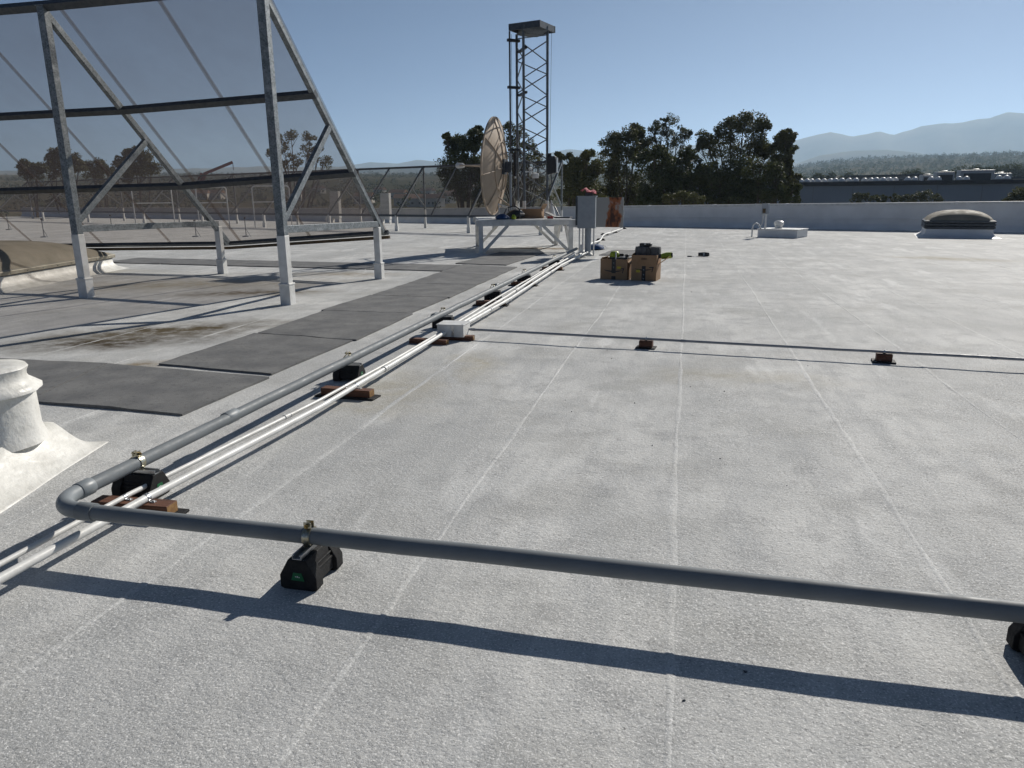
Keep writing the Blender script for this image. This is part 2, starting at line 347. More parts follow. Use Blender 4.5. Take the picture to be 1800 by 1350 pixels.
# building body under the roof (the deck the strips lie on)
mb = MB()
poly = [(X0, Y0, 0), (X1, Y0, 0), (X1, par_y(X1), 0), (X0, par_y(X0), 0)]
mb.prism(poly, (0, 0, GZ), (0, 0, -0.02))
roof = mb.build('roof', 'nroof', smooth=False); roof['kind'] = 'structure'
def rz(x, y):   # gentle unevenness of the coated roof
    return 0.0045 * nz(x * 1.3, y * 1.3, 3.1) + 0.0035 * nz(x * 3.3, y * 3.3, 8.2)
SEAM = 1.1
k0, k1 = int((X0) / SEAM), int((X1) / SEAM)
for k in range(k0, k1):
    xa, xb = 0.01 + k * SEAM, 0.01 + (k + 1) * SEAM
    near = -8 < xa < 5
    nx = 7 if near else 3
    ys = []; y = Y0 + 0.02
    while y < par_y(xb) - 0.25:
        ys.append(y); y += 0.16 if (near and 1 < y < 6) else (0.4 if y < 16 and -20 < xa < 14 else 1.6)
    vs, fs = [], []
    for yy in ys + [None]:
        for i in range(nx + 1):
            x = lerp(xa, xb, i / nx); q = par_y(x) if yy is None else yy
            vs.append((x, q, rz(x, q)))
    for j in range(len(ys)):
        for i in range(nx):
            a = j * (nx + 1) + i; fs.append((a, a + 1, a + nx + 2, a + nx + 1))
    MB().add(vs, fs).build('roofing_strip', 'coating', roof, ang=80)
    if -26 < xa < 26:      # coated lap bead
        vs, fs = [], []; y = 0.4; ph = k * 7.31
        n = 0
        while y < par_y(xa) - 0.4:
            wv = 0.5 + 0.5 * nz(ph, y * 0.45) + 0.3 * nz(ph, y * 1.7, 6.0); wd = 0.008 + 0.030 * max(0, min(1.1, wv)) ** 1.3
            if xa < -3: wd *= 0.5
            cx = xa + 0.022 * nz(y * 0.35, ph) + 0.007 * nz(y * 2.1, ph, 4.0)
            hh = 0.0022 if xa > -3 else 0.0015
            wl = wd * (1 + 0.5 * nz(y * 5.0, ph, 1.0)); wr = wd * (1 + 0.5 * nz(y * 5.0, ph, 2.0))
            for dx, dz in ((-wl, -0.0012), (-wl * 0.45, hh), (wr * 0.45, hh), (wr, -0.0012)):
                vs.append((cx + dx, y, rz(cx + dx, y) + dz))
            n += 1; y += 0.07 if y < 9 else (0.2 if y < 16 else 0.7)
        for j in range(n - 1):
            for i in range(3):
                a = j * 4 + i; fs.append((a, a + 1, a + 5, a + 4))
        MB().add(vs, fs).build('roof_seam', 'coat_bright', roof, ang=80)

# ground sheet: flat round the building, rolling hills beyond, out to the horizon
HILL = [(-1400, 300), (-400, 306), (0, 313), (300, 311), (700, 309), (1000, 309), (1400, 297), (1500, 287), (1620, 284), (1700, 282), (1800, 279), (2100, 276), (3200, 290)]
def az_px(dx, dy):    # column (at the horizon) in which a heading appears
    d = Vector((dx, dy, 0)).normalized(); f = d.dot(_h)
    if f < 0.2: return -1400 if d.dot(_r) < 0 else 3200
    return 900 + math.hypot(F, 675 - HY) * d.dot(_r) / f
def ang_at(px, row):  # elevation of an image row in that column, as a slope
    d = ray(px, row); return d.z / math.hypot(d.x, d.y)
def terr(x, y):
    r = math.hypot(x, y)
    if r < 150: return GZ
    px = az_px(x, y); e = ang_at(px, interp(HILL, px))
    top = CH + 2300 * e
    t = min(1.0, max(0.0, (r - 150) / 2150)); t2 = t * t * (3 - 2 * t)
    h = lerp(GZ, top, t2)
    amp = min(1.0, (r - 150) / 900)
    h += amp * (7 * nz(x * 0.0028, y * 0.0028, 1) + 3.5 * nz(x * 0.009, y * 0.009, 2))
    if r > 2300: h -= min(60.0, (r - 2300) * 0.06)
    return h
radii = [0, 60, 120, 160, 200, 250, 310, 380, 460, 560, 680, 820, 980, 1160, 1380, 1620, 1900, 2150, 2300, 2500, 2900, 3600, 5000, 8000, 12000]
angs = []
a = 0.0
while a < 360:
    angs.append(a); px = az_px(math.cos(R(a)), math.sin(R(a))); a += 0.6 if -500 < px < 2300 and math.sin(R(a)) > 0 else 4.0
vs = [(0, 0, GZ)]; fs = []
na = len(angs)
for r in radii[1:]:
    for a in angs:
        x, y = r * math.cos(R(a)), r * math.sin(R(a)); vs.append((x, y, terr(x, y)))
for j in range(na): fs.append((0, 1 + j, 1 + (j + 1) % na))
for i in range(len(radii) - 2):
    for j in range(na):
        j2 = (j + 1) % na; fs.append((1 + i * na + j, 1 + (i + 1) * na + j, 1 + (i + 1) * na + j2, 1 + i * na + j2))
ground = MB().add(vs, fs).build('ground', 'ground', ang=60); ground['kind'] = 'structure'

def ridge(name, prof, D, depth, rough, mat, px0, px1, step):
    cols = []; px = px0; rows = 9
    vs, fs = [], []
    n = 0
    while px <= px1:
        row = interp(prof, px) + rough * (nz(px * 0.012, D) * 2.2 + nz(px * 0.045, D, 3) * 1.1)
        T = far(px, row, D); d = Vector((T.x, T.y, 0)).normalized()
        for j in range(rows + 3):
            if j <= rows:
                t = j / rows; dist = D - depth * (1 - t)
                hh = lerp(-70, T.z, t ** 1.25) + (T.z * 0.16 * nz(px * 0.02, t * 3.0, D) * math.sin(math.pi * t))
            else:
                dist = D + depth * 0.4 * (j - rows); hh = T.z * (1 - 0.5 * (j - rows))
            q = d * dist; vs.append((q.x, q.y, hh))
        n += 1; px += step
    k = rows + 3
    for i in range(n - 1):
        for j in range(k - 1):
            a = i * k + j; fs.append((a, a + k, a + k + 1, a + 1))
    o = MB().add(vs, fs).build(name, mat, ang=70); o['kind'] = 'structure'; return o
RIDGE = [(-900, 300), (-300, 296), (0, 300), (300, 297), (450, 293), (600, 293), (650, 285), (700, 288), (735, 281), (790, 286), (850, 280), (920, 275), (960, 270), (1000, 262), (1040, 267), (1060, 272), (1150, 262), (1250, 252), (1330, 251), (1395, 247), (1420, 241), (1460, 233), (1497, 240), (1520, 236), (1545, 231), (1570, 237), (1600, 229), (1620, 222), (1650, 218), (1690, 215), (1720, 208), (1740, 208), (1770, 197), (1800, 199), (1850, 206), (1950, 200), (2100, 215), (2500, 245)]
ridge('mountains', RIDGE, 5600, 1500, 1.0, 'mount', -900, 2500, 8)
FOOT = [(-600, 306), (500, 305), (900, 303), (1300, 296), (1400, 288), (1440, 273), (1500, 265), (1560, 263), (1610, 269), (1650, 277), (1720, 279), (1800, 272), (1900, 274), (2300, 285)]
ridge('foothills', FOOT, 3700, 700, 0.8, 'mount', -600, 2300, 8)

# parapet along the far edge
PP = [(763, 391, 368), (1100, 397, 363), (1350, 399.5, 358), (1800, 408, 353.5)]
def par_h(x): return max(0.7, min(1.3, interp([(-15, 0.80), (-3, 0.955), (3.7, 1.04), (12.6, 1.13), (30, 1.22)], x)))
pw = thing('parapet_wall', 'white coated parapet wall along the far roof edge', 'wall', (0, par_y(0), 0))
nrm = Vector((-PSL, 1, 0)).normalized()          # outward
xs = [X0 + i * (X1 - X0) / 48 for i in range(49)]
def sweep(prof):   # profile list of (outward offset, height fraction or metres)
    vs, fs = [], []
    for x in xs:
        b = Vector((x, par_y(x), 0)); h = par_h(x) + 0.006 * nz(x * 0.4, 2)
        for o, z in prof(h, x): vs.append(b + nrm * o + Vector((0, 0, z)))
    k = len(prof(1, 0)); n = len(xs)
    for i in range(n - 1):
        for j in range(k - 1): fs.append((i * k + j, (i + 1) * k + j, (i + 1) * k + j + 1, i * k + j + 1))
    return MB().add(vs, fs)
sweep(lambda h, x: [(0, -0.02), (0, h), (0.28, h), (0.28, GZ)]).build('wall', 'wall_white', pw)
sweep(lambda h, x: [(-0.16, -0.015), (-0.10, 0.05), (-0.02, 0.16), (-0.004, 0.24)]).build('base_flashing', 'wall_white', pw)
sweep(lambda h, x: [(-0.02, h * 0.40), (-0.025, h * 0.40 + 0.035), (-0.004, h * 0.40 + 0.05)]).build('termination_bar', 'wall_white', pw)
sweep(lambda h, x: [(-0.03, h - 0.07), (-0.03, h + 0.02), (0.31, h + 0.02), (0.31, h - 0.08)]).build('coping', 'white', pw)

for k in range(-18, 10):
    x = k * 3.05 + 1.2; b = Vector((x, par_y(x), 0)); h = par_h(x) + 0.022
    MB().bar(b + nrm * -0.034 + Vector((0, 0, h - 0.04)), b + nrm * 0.314 + Vector((0, 0, h - 0.04)), 0.10, 0.10).build('coping_joint', 'wall_white', pw)

# ================================================================== NEAR MESH SCREEN
scr = thing('mesh_screen', 'tall slanted rooftop screen of dark mesh on galvanised steel frame', 'screen', (-7.7, 12.2, 0))
FR = [(-5.86, g(505, 535).y, g(667, 490).y), (-9.66, g(158, 523).y, g(387, 481).y), (-16.6, 10.6, 14.6)]
def slz(y, y0): return 4.36 - 0.905 * (y - y0)
def fr_at(x):
    x0, p0, l0 = FR[0]; x1, p1, l1 = FR[1]; t = (x - x0) / (x1 - x0); return lerp(p0, p1, min(t, 1.5)), lerp(l0, l1, min(t, 1.5))
SL = Vector((0, 1, -0.905)).normalized(); SN = Vector((0, 0.905, 1)).normalized()
for (x, py, ly) in FR:
    t = 0.125
    p = MB().box((x, py, (1.03 + 4.42) / 2), (t, t, 4.42 - 1.03)).build('post', 'galv', scr, bevel=0.008)
    mb = MB().box((x, py, 0.515), (t + 0.012, t + 0.012, 1.034)); mb.box((x, py, 0.15), (t + 0.045, t + 0.045, 0.31)); mb.box((x, py, 0.312), (t + 0.06, t + 0.06, 0.03))
    mb.build('painted_post_base', 'white', scr, bevel=0.008)
    y_end = ly + 0.32
    MB().bar((x, py + 0.02, slz(py + 0.02, py)), (x, y_end, slz(y_end, py)), 0.085, 0.10, SN).build('slanted_leg', 'galv', scr, bevel=0.006)
    mb = MB().box((x, ly, 0.5), (0.12, 0.12, 1.0)); mb.box((x, ly, 0.15), (0.155, 0.155, 0.30)); mb.box((x, ly, 0.302), (0.17, 0.17, 0.03))
    mb.build('painted_leg', 'white', scr, bevel=0.008)
    MB().bar((x, py + 0.05, 1.12), (x, ly, 1.06), 0.075, 0.11).build('tie_beam', 'galv', scr, bevel=0.005)
    yb = lerp(py, ly, 0.5); MB().bar((x + 0.0, py + 0.04, 1.24), (x, yb, slz(yb, py) - 0.04), 0.075, 0.10).build('brace', 'galv', scr, bevel=0.005)
    mb = MB()
    for s_ in (-1, 1): mb.box((x, py + 0.9 * s_ * 0, 4.40), (0.15, 0.15, 0.012))
    MB().box((x, py, 4.428), (0.15, 0.15, 0.014)).build('cap_plate', 'galv', scr)
XL = -17.2
def rail(name, frac_y, mat, wd=0.085, ht=0.10, off=0.0, dz=0.0, right=0.05):
    pts = []
    for x in (-5.86 + right, -9.66, XL):
        py, ly = fr_at(x); y = py + frac_y * (ly - py); pts.append(Vector((x, y, slz(y, py) + dz)) + SN * off)
    mb = MB()
    for a, b in zip(pts, pts[1:]): mb.bar(a, b, ht, wd, SN)
    return mb.build(name, mat, scr, bevel=0.005)
rail('rail', 0.0, 'dark_steel', 0.10, 0.12, 0.01, 0.06); rail('rail', 0.37, 'dark_steel', 0.09, 0.11, -0.015); rail('rail', 0.735, 'dark_steel', 0.09, 0.11, -0.015)
rail('bottom_rail', 1.085, 'dark_steel', 0.07, 0.07, 0.0, right=0.12)
pts = []
for x in (-5.74, -9.66, XL):
    py, ly = fr_at(x); pts.append(Vector((x, py + 1.095 * (ly - py), slz(py + 1.095 * (ly - py), py) - 0.062)))
mb = MB(); mb.bar(pts[0], pts[1], 0.06, 0.06); mb.bar(pts[1], pts[2], 0.06, 0.06); mb.build('gutter_angle', 'rustbeam', scr)
edges = [-5.80, -7.62, -9.40, -11.25, -13.1, -15.0, -16.9]
def panel(xa, xb, off, name, nx=1):
    vs, fs = [], []; ny = 14
    for j in range(ny + 1):
        for i in range(nx + 1):
            x = lerp(xa, xb, i / nx); py, ly = fr_at(x); y = lerp(py + 0.0, py + 1.09 * (ly - py), j / ny)
            sag = 0.018 * nz(x * 1.3, y * 1.2, 5) * math.sin(math.pi * j / ny)
            vs.append(Vector((x, y, slz(y, py))) + SN * (off + sag))
    for j in range(ny):
        for i in range(nx):
            a = j * (nx + 1) + i; fs.append((a, a + 1, a + nx + 2, a + nx + 1))
    return MB().add(vs, fs).build(name, 'mesh', scr)
for a, b in zip(edges, edges[1:]):
    panel(a, b + 0.0, 0.062, 'mesh_panel', 8)
    if b > -16.5:
        panel(b + 0.045, b - 0.045, 0.072, 'lap_strip'); panel(b + 0.012, b - 0.012, 0.078, 'stitching')

# ================================================================== FAR MESH SCREEN (slopes up away from us)
fs_ = thing('mesh_screen', 'lower mesh screen on white legs crossing the roof in front of the parapet', 'screen', (-20, 38, 0))
A = g(220, 388); B = g(748, 401); dAB = (B - A); 
def on_line(px, row=395):
    d = ray(px, row); n2 = Vector((-dAB.y, dAB.x, 0)); t = n2.dot(A - CAM) / n2.dot(Vector((d.x, d.y, 0))); return Vector((d.x * t, d.y * t, 0))
fpx = [60, 140, 220, 317, 418, 524, 635, 748, 868, 987]
OFF = Vector((-0.35, -2.95, 0))
tops, lows = [], []
for i, px in enumerate(fpx):
    P = on_line(px); L = P + OFF; zt = 2.92
    T = P + Vector((0, 0, zt)); Lz = L + Vector((0, 0, 0.70))
    MB().bar(P + Vector((0, 0, 0.88)), T, 0.075, 0.075).build('post', 'galv', fs_)
    mb = MB().bar(P + Vector((0, 0, 0.0)), P + Vector((0, 0, 0.9)), 0.085, 0.085); mb.bar(P, P + Vector((0, 0, 0.26)), 0.12, 0.12); mb.build('painted_post_base', 'white', fs_)
    mb = MB().bar(L, Lz, 0.11, 0.11); mb.bar(L, L + Vector((0, 0, 0.24)), 0.15, 0.15); mb.build('painted_leg', 'white', fs_)
    MB().bar(Lz, T, 0.07, 0.08).build('slanted_leg', 'galv', fs_)
    MB().bar(P + Vector((0, 0, 1.05)), Lz.lerp(T, 0.55), 0.05, 0.06).build('brace', 'galv', fs_)
    tops.append(T); lows.append(Lz)
for a, b, c, d in zip(tops, tops[1:], lows, lows[1:]):
    MB().bar(a, b, 0.09, 0.09).build('top_rail', 'tower', fs_); MB().bar(c, d, 0.09, 0.10).build('bottom_rail', 'dark_steel', fs_)
    m0, m1 = c.lerp(d, 0.5), a.lerp(b, 0.5); MB().bar(m0, m1, 0.05, 0.06).build('slanted_bar', 'tower', fs_)
    up = Vector((0, -0.05, 0.05))
    for (p, q, r_, s_) in ((c, m0, m1, a), (m0, d, b, m1)):
        MB().add([p + up, q + up, r_ + up, s_ + up], [(0, 1, 2, 3)]).build('mesh_panel', 'mesh', fs_)

# ================================================================== WALKWAY PADS
def pad(pts, label, th=0.018, grp='grey walkway pads laid on the roof'):
    mb = MB(); P = []
    n = len(pts)
    for i in range(n):
        a, b = Vector(pts[i]), Vector(pts[(i + 1) % n])
        for j in range(9):
            q = a.lerp(b, j / 9); q.x += 0.010 * nz(q.x * 3, q.y * 3, 7); q.y += 0.010 * nz(q.x * 3, q.y * 3, 9); P.append(q)
    vs = [Vector((p.x, p.y, -0.006)) for p in P] + [Vector((p.x, p.y, th + rz(p.x, p.y) + 0.012 * max(0, nz(p.x * 2.2, p.y * 2.2, 4)))) for p in P]
    c = sum(P, Vector()) / len(P); vs.append(Vector((c.x, c.y, th + rz(c.x, c.y)))); k = len(P)
    fs = [(i, (i + 1) % k, k + (i + 1) % k, k + i) for i in range(k)] + [(k + i, k + (i + 1) % k, 2 * k) for i in range(k)]
    mb.add(vs, fs)
    o = mb.build('walkway_pad', 'mat', None, ang=30); tag(o, label, 'walkway pad', grp); return o
def gp(x, y): return g(x, y, 0.018)
pad([gp(48, 703), gp(320, 727), gp(474, 662), gp(191, 639)], 'grey walkway pad nearest the white vent stack, wide and slightly skewed')
pad([gp(-60, 706), gp(44, 703), gp(188.5, 638.5), gp(-10, 629)], 'grey walkway pad partly behind the white vent stack')
nearl = [(-5.0, 6.13), (-4.98, 7.82), (-5.02, 9.64), (-4.98, 11.3), (-5.0, 13.05), (-5.02, 15.0), (-5.02, 16.7)]
nearr = [(-3.66, 5.95), (-3.62, 7.62), (-3.65, 9.55), (-3.62, 11.2), (-3.64, 12.85), (-3.63, 14.5), (-3.63, 16.3)]
for i in range(6):
    dx = (0.0, 0.035, -0.02, 0.01, 0.0, -0.01)[i]
    (ax, ay), (bx, by) = nearl[i], nearl[i + 1]; (cx, cy_), (dx2, dy) = nearr[i], nearr[i + 1]
    pad([(ax + dx, ay + 0.012, 0), (cx + dx, cy_ + 0.012, 0), (dx2 + dx, dy - 0.012, 0), (bx + dx, by - 0.012, 0)], ('grey walkway pad %s along the grey conduit' % ('second in the row', 'third in the row', 'fourth in the row', 'fifth in the row', 'sixth in the row', 'seventh in the row')[i]) + ' counted from the vent stack')
for i, (xa, xb) in enumerate(((-5.05, -6.9), (-6.93, -8.8), (-8.83, -10.7), (-10.73, -12.6), (-12.63, -14.5))):
    ya = 15.25 - 0.10 * (xa + 5); yb = 15.25 - 0.10 * (xb + 5)
    pad([(xa, ya, 0), (xa, ya + 1.35, 0), (xb, yb + 1.35, 0), (xb, yb, 0)], ('grey walkway pad in the cross row behind the mesh screen, %s from the corner' % ('first', 'second', 'third', 'fourth', 'fifth')[i]))
pad([(-5.3, 17.0, 0), (-4.0, 16.75, 0), (-3.9, 18.6, 0), (-5.2, 18.9, 0)], 'grey walkway pad just in front of the white steel platform')
pad([(-5.2, 18.93, 0), (-3.9, 18.63, 0), (-3.8, 20.3, 0), (-5.1, 20.6, 0)], 'grey walkway pad lying in the shade under the platform edge')
pad([g(1053, 449), g(1140, 450), g(1150, 441), g(1078, 440)], 'lone grey pad lying behind the two cardboard boxes')

# ================================================================== GREY CONDUIT WITH ELBOW
PZ, PR = 0.192, 0.0365
fa, fb = g(540, 941, PZ), g(1700, 1066, PZ)
fd = (fb - fa); fd.z = 0; fd.normalize()
LX = -2.875
# front run line meets x = LX
cor = fa + fd * ((LX - fa.x) / fd.x)
gc = thing('grey_conduit', 'thick grey plastic conduit turning ninety degrees through a wide elbow', 'conduit', (cor.x, cor.y, 0))
er = 0.19
e0 = Vector((LX, cor.y + er, PZ)); e1 = cor + fd * er; e1.z = PZ
endr = fa + fd * 3.2
def wavy(a, b, n, amp, seed):
    return [a.lerp(b, i / n) + Vector((amp * nz(i * 0.9, seed), amp * nz(i * 0.9, seed + 5), amp * 0.5 * nz(i * 0.9, seed + 9))) * math.sin(math.pi * i / n) for i in range(n + 1)]
MB().tube(wavy(e1 + fd * 0.05, endr, 14, 0.006, 1.0), PR, 24).build('straight_pipe', 'pvc', gc)
longend = Vector((LX + 0.10, 19.6, PZ))
MB().tube(wavy(e0 + Vector((0, 0.05, 0)), longend, 40, 0.012, 2.0), PR, 24).build('straight_pipe', 'pvc', gc)
path = []
n = 18
cc = Vector((e1.x, e0.y, PZ))
for i in range(n + 1):
    t = i / n; q = (1 - t) ** 2 * e0 + 2 * t * (1 - t) * Vector((cor.x, cor.y, PZ)) + t * t * e1
    # circular arc is closer than a quadratic curve
    a_ = math.pi + t * math.pi / 2; circ = Vector((e1.x + er * math.cos(a_), e0.y + er * math.sin(a_), PZ)); path.append(circ.lerp(q, 0.25))
MB().tube([e0 + Vector((0, 0.08, 0))] + path + [e1 + fd * 0.08], PR * 1.06, 24).build('elbow', 'pvc_light', gc)
def collar(a, b, name='coupling', r=PR * 1.17, mat='pvc_light', par=None):
    d = (b - a).normalized(); mb = MB(); mb.tube([a, a + d * 0.002, b - d * 0.002, b], [r * 0.97, r, r, r * 0.97], 24); return mb.build(name, mat, par or gc)
collar(e0 + Vector((0, 0.0, 0)), e0 + Vector((0, 0.085, 0))); collar(e1 - fd * 0.0, e1 + fd * 0.085, mat='pvc')
for py in (733, 556, 503): 
    px = {733: 412, 556: 772, 503: 880}[py]; q = g(px, py, PZ); collar(Vector((LX, q.y - 0.06, PZ)), Vector((LX, q.y + 0.06, PZ)))

# ---- rubber support block (prototype: long axis along local Y, pipe along local X)
def make_block():
    r = thing('pipe_support', 'x', 'pipe support', (0, 0, 0), 'black rubber pipe supports under the grey conduit')
    mb = MB(); L_, Wb, Wt, Hs, Ht = 0.122, 0.084, 0.040, 0.062, 0.138
    prof = [(-Wb, 0.008), (-Wb + 0.018, 0.0), (Wb - 0.018, 0.0), (Wb, 0.008), (Wb, Hs), (Wt, Ht), (-Wt, Ht), (-Wb, Hs)]
    for y0, y1 in ((-L_, -L_ + 0.06), (L_ - 0.06, L_)): mb.prism([(x, 0, z) for x, z in prof], (0, y1, 0), (0, y0, 0))
    k = 0.80; prof2 = [(x * k, max(z, 0.02)) for x, z in prof if True]
    mb.prism([(-Wb * k, 0, 0.018), (Wb * k, 0, 0.018), (Wb * k, 0, Hs), (Wt, 0, Ht - 0.002), (-Wt, 0, Ht - 0.002), (-Wb * k, 0, Hs)], (0, L_ - 0.06, 0), (0, -L_ + 0.06, 0))
    for s in (-1, 1): mb.box((s * 0.062, 0, 0.075), (0.012, 0.13, 0.012)); mb.box((s * 0.056, 0, 0.095), (0.010, 0.13, 0.010))
    body = mb.build('body', 'rubber', r, bevel=0.004)
    mb = MB(); z0 = Ht
    mb.box((0, 0, z0 + 0.0015), (0.042, 0.236, 0.003))
    for s in (-1, 1): mb.box((s * 0.0198, 0, z0 + 0.0105), (0.0025, 0.236, 0.0155)); mb.box((s * 0.0165, 0, z0 + 0.0185), (0.009, 0.236, 0.0022))
    mb.build('strut_channel', 'strut', r)
    for s in (-1, 1):
        b = MB().prism([(-0.030, 0, 0.045), (0.030, 0, 0.045), (0.019, 0, 0.080), (-0.019, 0, 0.080)], (0, s * (L_ + 0.0022), 0), (0, s * (L_ - 0.001), 0)).build('badge', 'green', r)
        mk = MB(); 
        for q in range(3): mk.box(((q - 1) * 0.008, s * (L_ + 0.003), 0.0635 - 0.002 * (q == 2)), (0.005, 0.0012, 0.004 + 0.003 * (q == 1)))
        mk.build('badge_mark', 'white', b)
    # strap clamp
    rp, wd = PR * 1.03, 0.034
    vs, fs = [], []; n_ = 26; zc = PZ
    a0, a1 = R(108), R(108) + 2 * math.pi - R(36)
    for i in range(n_ + 1):
        a = lerp(a0, a1, i / n_)
        for rr in (rp, rp + 0.0045):
            for x in (-wd / 2, wd / 2): vs.append((x, rr * math.cos(a), zc + rr * math.sin(a)))
    for i in range(n_):
        b = i * 4; fs += [(b, b + 1, b + 5, b + 4), (b + 2, b + 6, b + 7, b + 3), (b, b + 4, b + 6, b + 2), (b + 1, b + 3, b + 7, b + 5)]
    mb = MB().add(vs, fs)
    for s in (-1, 1): mb.box((0, s * 0.0125, zc + rp + 0.012), (wd, 0.004, 0.032))
    mb.box((0, 0, zc - rp - 0.004), (wd, 0.03, 0.012))
    cl = mb.build('clamp', 'zinc', r)
    mb = MB(); mb.tube([(0, -0.034, zc + rp + 0.014), (0, 0.030, zc + rp + 0.014)], 0.004, 8)
    mb.tube([(0, -0.026, zc + rp + 0.014), (0, -0.015, zc + rp + 0.014)], 0.0095, 6); mb.tube([(0, 0.0155, zc + rp + 0.014), (0, 0.023, zc + rp + 0.014)], 0.009, 6)
    mb.build('bolt', 'brass', cl)
    return r
proto = make_block()
fbk = fa.copy(); fbk.z = 0
place(proto, (fa.x + 0.012, fa.y, 0), math.atan2(fd.y, fd.x), 'black rubber support with green badge alone under the middle of the front conduit')
rb = g(1765, 1150); rx = rb.x + 0.115
q = fa + fd * ((rx - fa.x) / fd.x)
place(copy_tree(proto), (q.x, q.y, 0), math.atan2(fd.y, fd.x), 'black rubber support under the front conduit where the conduit leaves toward the right')
names = ['right beside the grey elbow', 'second from the elbow, green badge sunlit', 'beside the small white junction box', 'fourth in the row from the elbow', 'fifth in the row from the elbow', 'sixth from the elbow, before the platform']
for i, (px, py) in enumerate([(232, 812), (614, 631), (778, 549), (866, 506), (923, 479), (974, 453)]):
    q = g(px, py, PZ); place(copy_tree(proto), (LX, q.y, 0), math.pi / 2, 'black rubber support under the long conduit ' + names[i])

# ---- wood sleepers carrying the white pipes
def make_sleeper(L=0.44, Wd=0.09, Hh=0.058):
    r = thing('wood_sleeper', 'x', 'pipe support', (0, 0, 0), 'wood sleepers under the white pipes')
    MB().box((0.0, 0, 0.007), (L + 0.09, Wd + 0.06, 0.014)).build('rubber_pad', 'rubber', r, bevel=0.003)
    w_ = MB().box((0, 0, 0.014 + Hh / 2), (L, Wd, Hh)).build('wood_block', 'redwood', r, bevel=0.003)
    MB().box((L / 2 + 0.0006, 0, 0.014 + Hh / 2), (0.0012, Wd - 0.007, Hh - 0.007)).build('sawn_end', 'woodend', w_)
    return r
slp = make_sleeper()
ST = 0.014 + 0.058
spx = [(292, 909, 'beside the grey elbow'), (651, 698, 'at the second black support from the elbow'), (887, 536, 'fourth along the white pipes'), (940, 501, 'fifth along the white pipes'), (988, 474, 'sixth along the white pipes, near the platform')]
SLY = []
for i, (px, py, nm) in enumerate(spx):
    e = g(px, py, 0.02); o = slp if i == 0 else copy_tree(slp)
    place(o, (e.x - 0.22, e.y + 0.045, 0), R((2, -3, 4, 0, -2)[i]), 'reddish wood sleeper on a black rubber pad, ' + nm); SLY.append(e.y + 0.05)
# ---- white pipes
def white_pipe(pts, r, label, couple, straps, z):
    P = [Vector((p[0], p[1], z)) for p in pts]
    fine = []
    for a, b in zip(P, P[1:]):
        m_ = max(2, int((b - a).length / 0.5))
        for i in range(m_): fine.append(a.lerp(b, i / m_) + Vector((0.004 * nz(i, a.y * 3), 0, 0.004 * nz(i * 0.8, a.y, 4))))
    fine.append(P[-1])
    root = thing('white_pipe', label, 'pipe', (P[0].x, P[0].y, 0))
    MB().tube(fine, r, 16).build('pipe_run', 'white', root)
    def at(y):
        for a, b in zip(P, P[1:]):
            if a.y <= y <= b.y: t = (y - a.y) / (b.y - a.y); return a.lerp(b, t), (b - a).normalized()
        return P[-1], (P[-1] - P[-2]).normalized()
    for y in couple:
        c, d = at(y); mb = MB(); mb.tube([c - d * 0.03, c + d * 0.03], r * 1.2, 16); mb.tube([c - d * 0.036, c - d * 0.028], r * 1.32, 16); mb.tube([c + d * 0.028, c + d * 0.036], r * 1.32, 16); mb.build('coupling', 'white', root)
    for y in straps:
        c, d = at(y); mb = MB(); mb.tube([c - d * 0.011, c + d * 0.011], r * 1.14, 16); mb.box((c.x + r + 0.015, c.y, ST + 0.002), (0.03, 0.022, 0.004)); mb.tube([(c.x + r + 0.018, c.y, ST), (c.x + r + 0.018, c.y, ST + 0.01)], 0.006, 6); mb.build('pipe_strap', 'strut', root)
    return root
JB = g(800, 594, 0.03); JY = JB.y
white_pipe([(-2.80, 0.6), (-2.795, 3.1), (-2.67, 5.0), (-2.645, 6.5), (-2.66, JY + 0.02)], 0.0135, 'thinner white pipe ending at the white junction box', [4.55], SLY[:2], ST + 0.013)
white_pipe([(-2.70, 0.6), (-2.66, 3.05), (-2.565, 4.8), (-2.58, 6.6), (-2.60, JY + 0.02)], 0.021, 'thicker white pipe ending at the white junction box', [6.05], SLY[:2], ST + 0.020)
white_pipe([(-2.66, JY + 0.2), (-2.72, 10.4), (-2.76, 13.2), (-2.80, 16.3), (-2.83, 19.9)], 0.014, 'slim white pipe beyond the junction box, closest to the grey conduit', [12.2], SLY[2:], ST + 0.013)
white_pipe([(-2.58, JY + 0.2), (-2.60, 10.9), (-2.68, 13.6), (-2.72, 16.3), (-2.70, 19.9)], 0.022, 'middle white pipe beyond the junction box', [11.6], SLY[2:], ST + 0.021)
white_pipe([(-2.53, JY + 0.2), (-2.50, 10.7), (-2.55, 13.4), (-2.60, 16.3), (-2.52, 19.2), (-2.48, 20.0)], 0.022, 'white pipe beyond the junction box on the open roof side', [9.6, 14.5], SLY[2:], ST + 0.021)
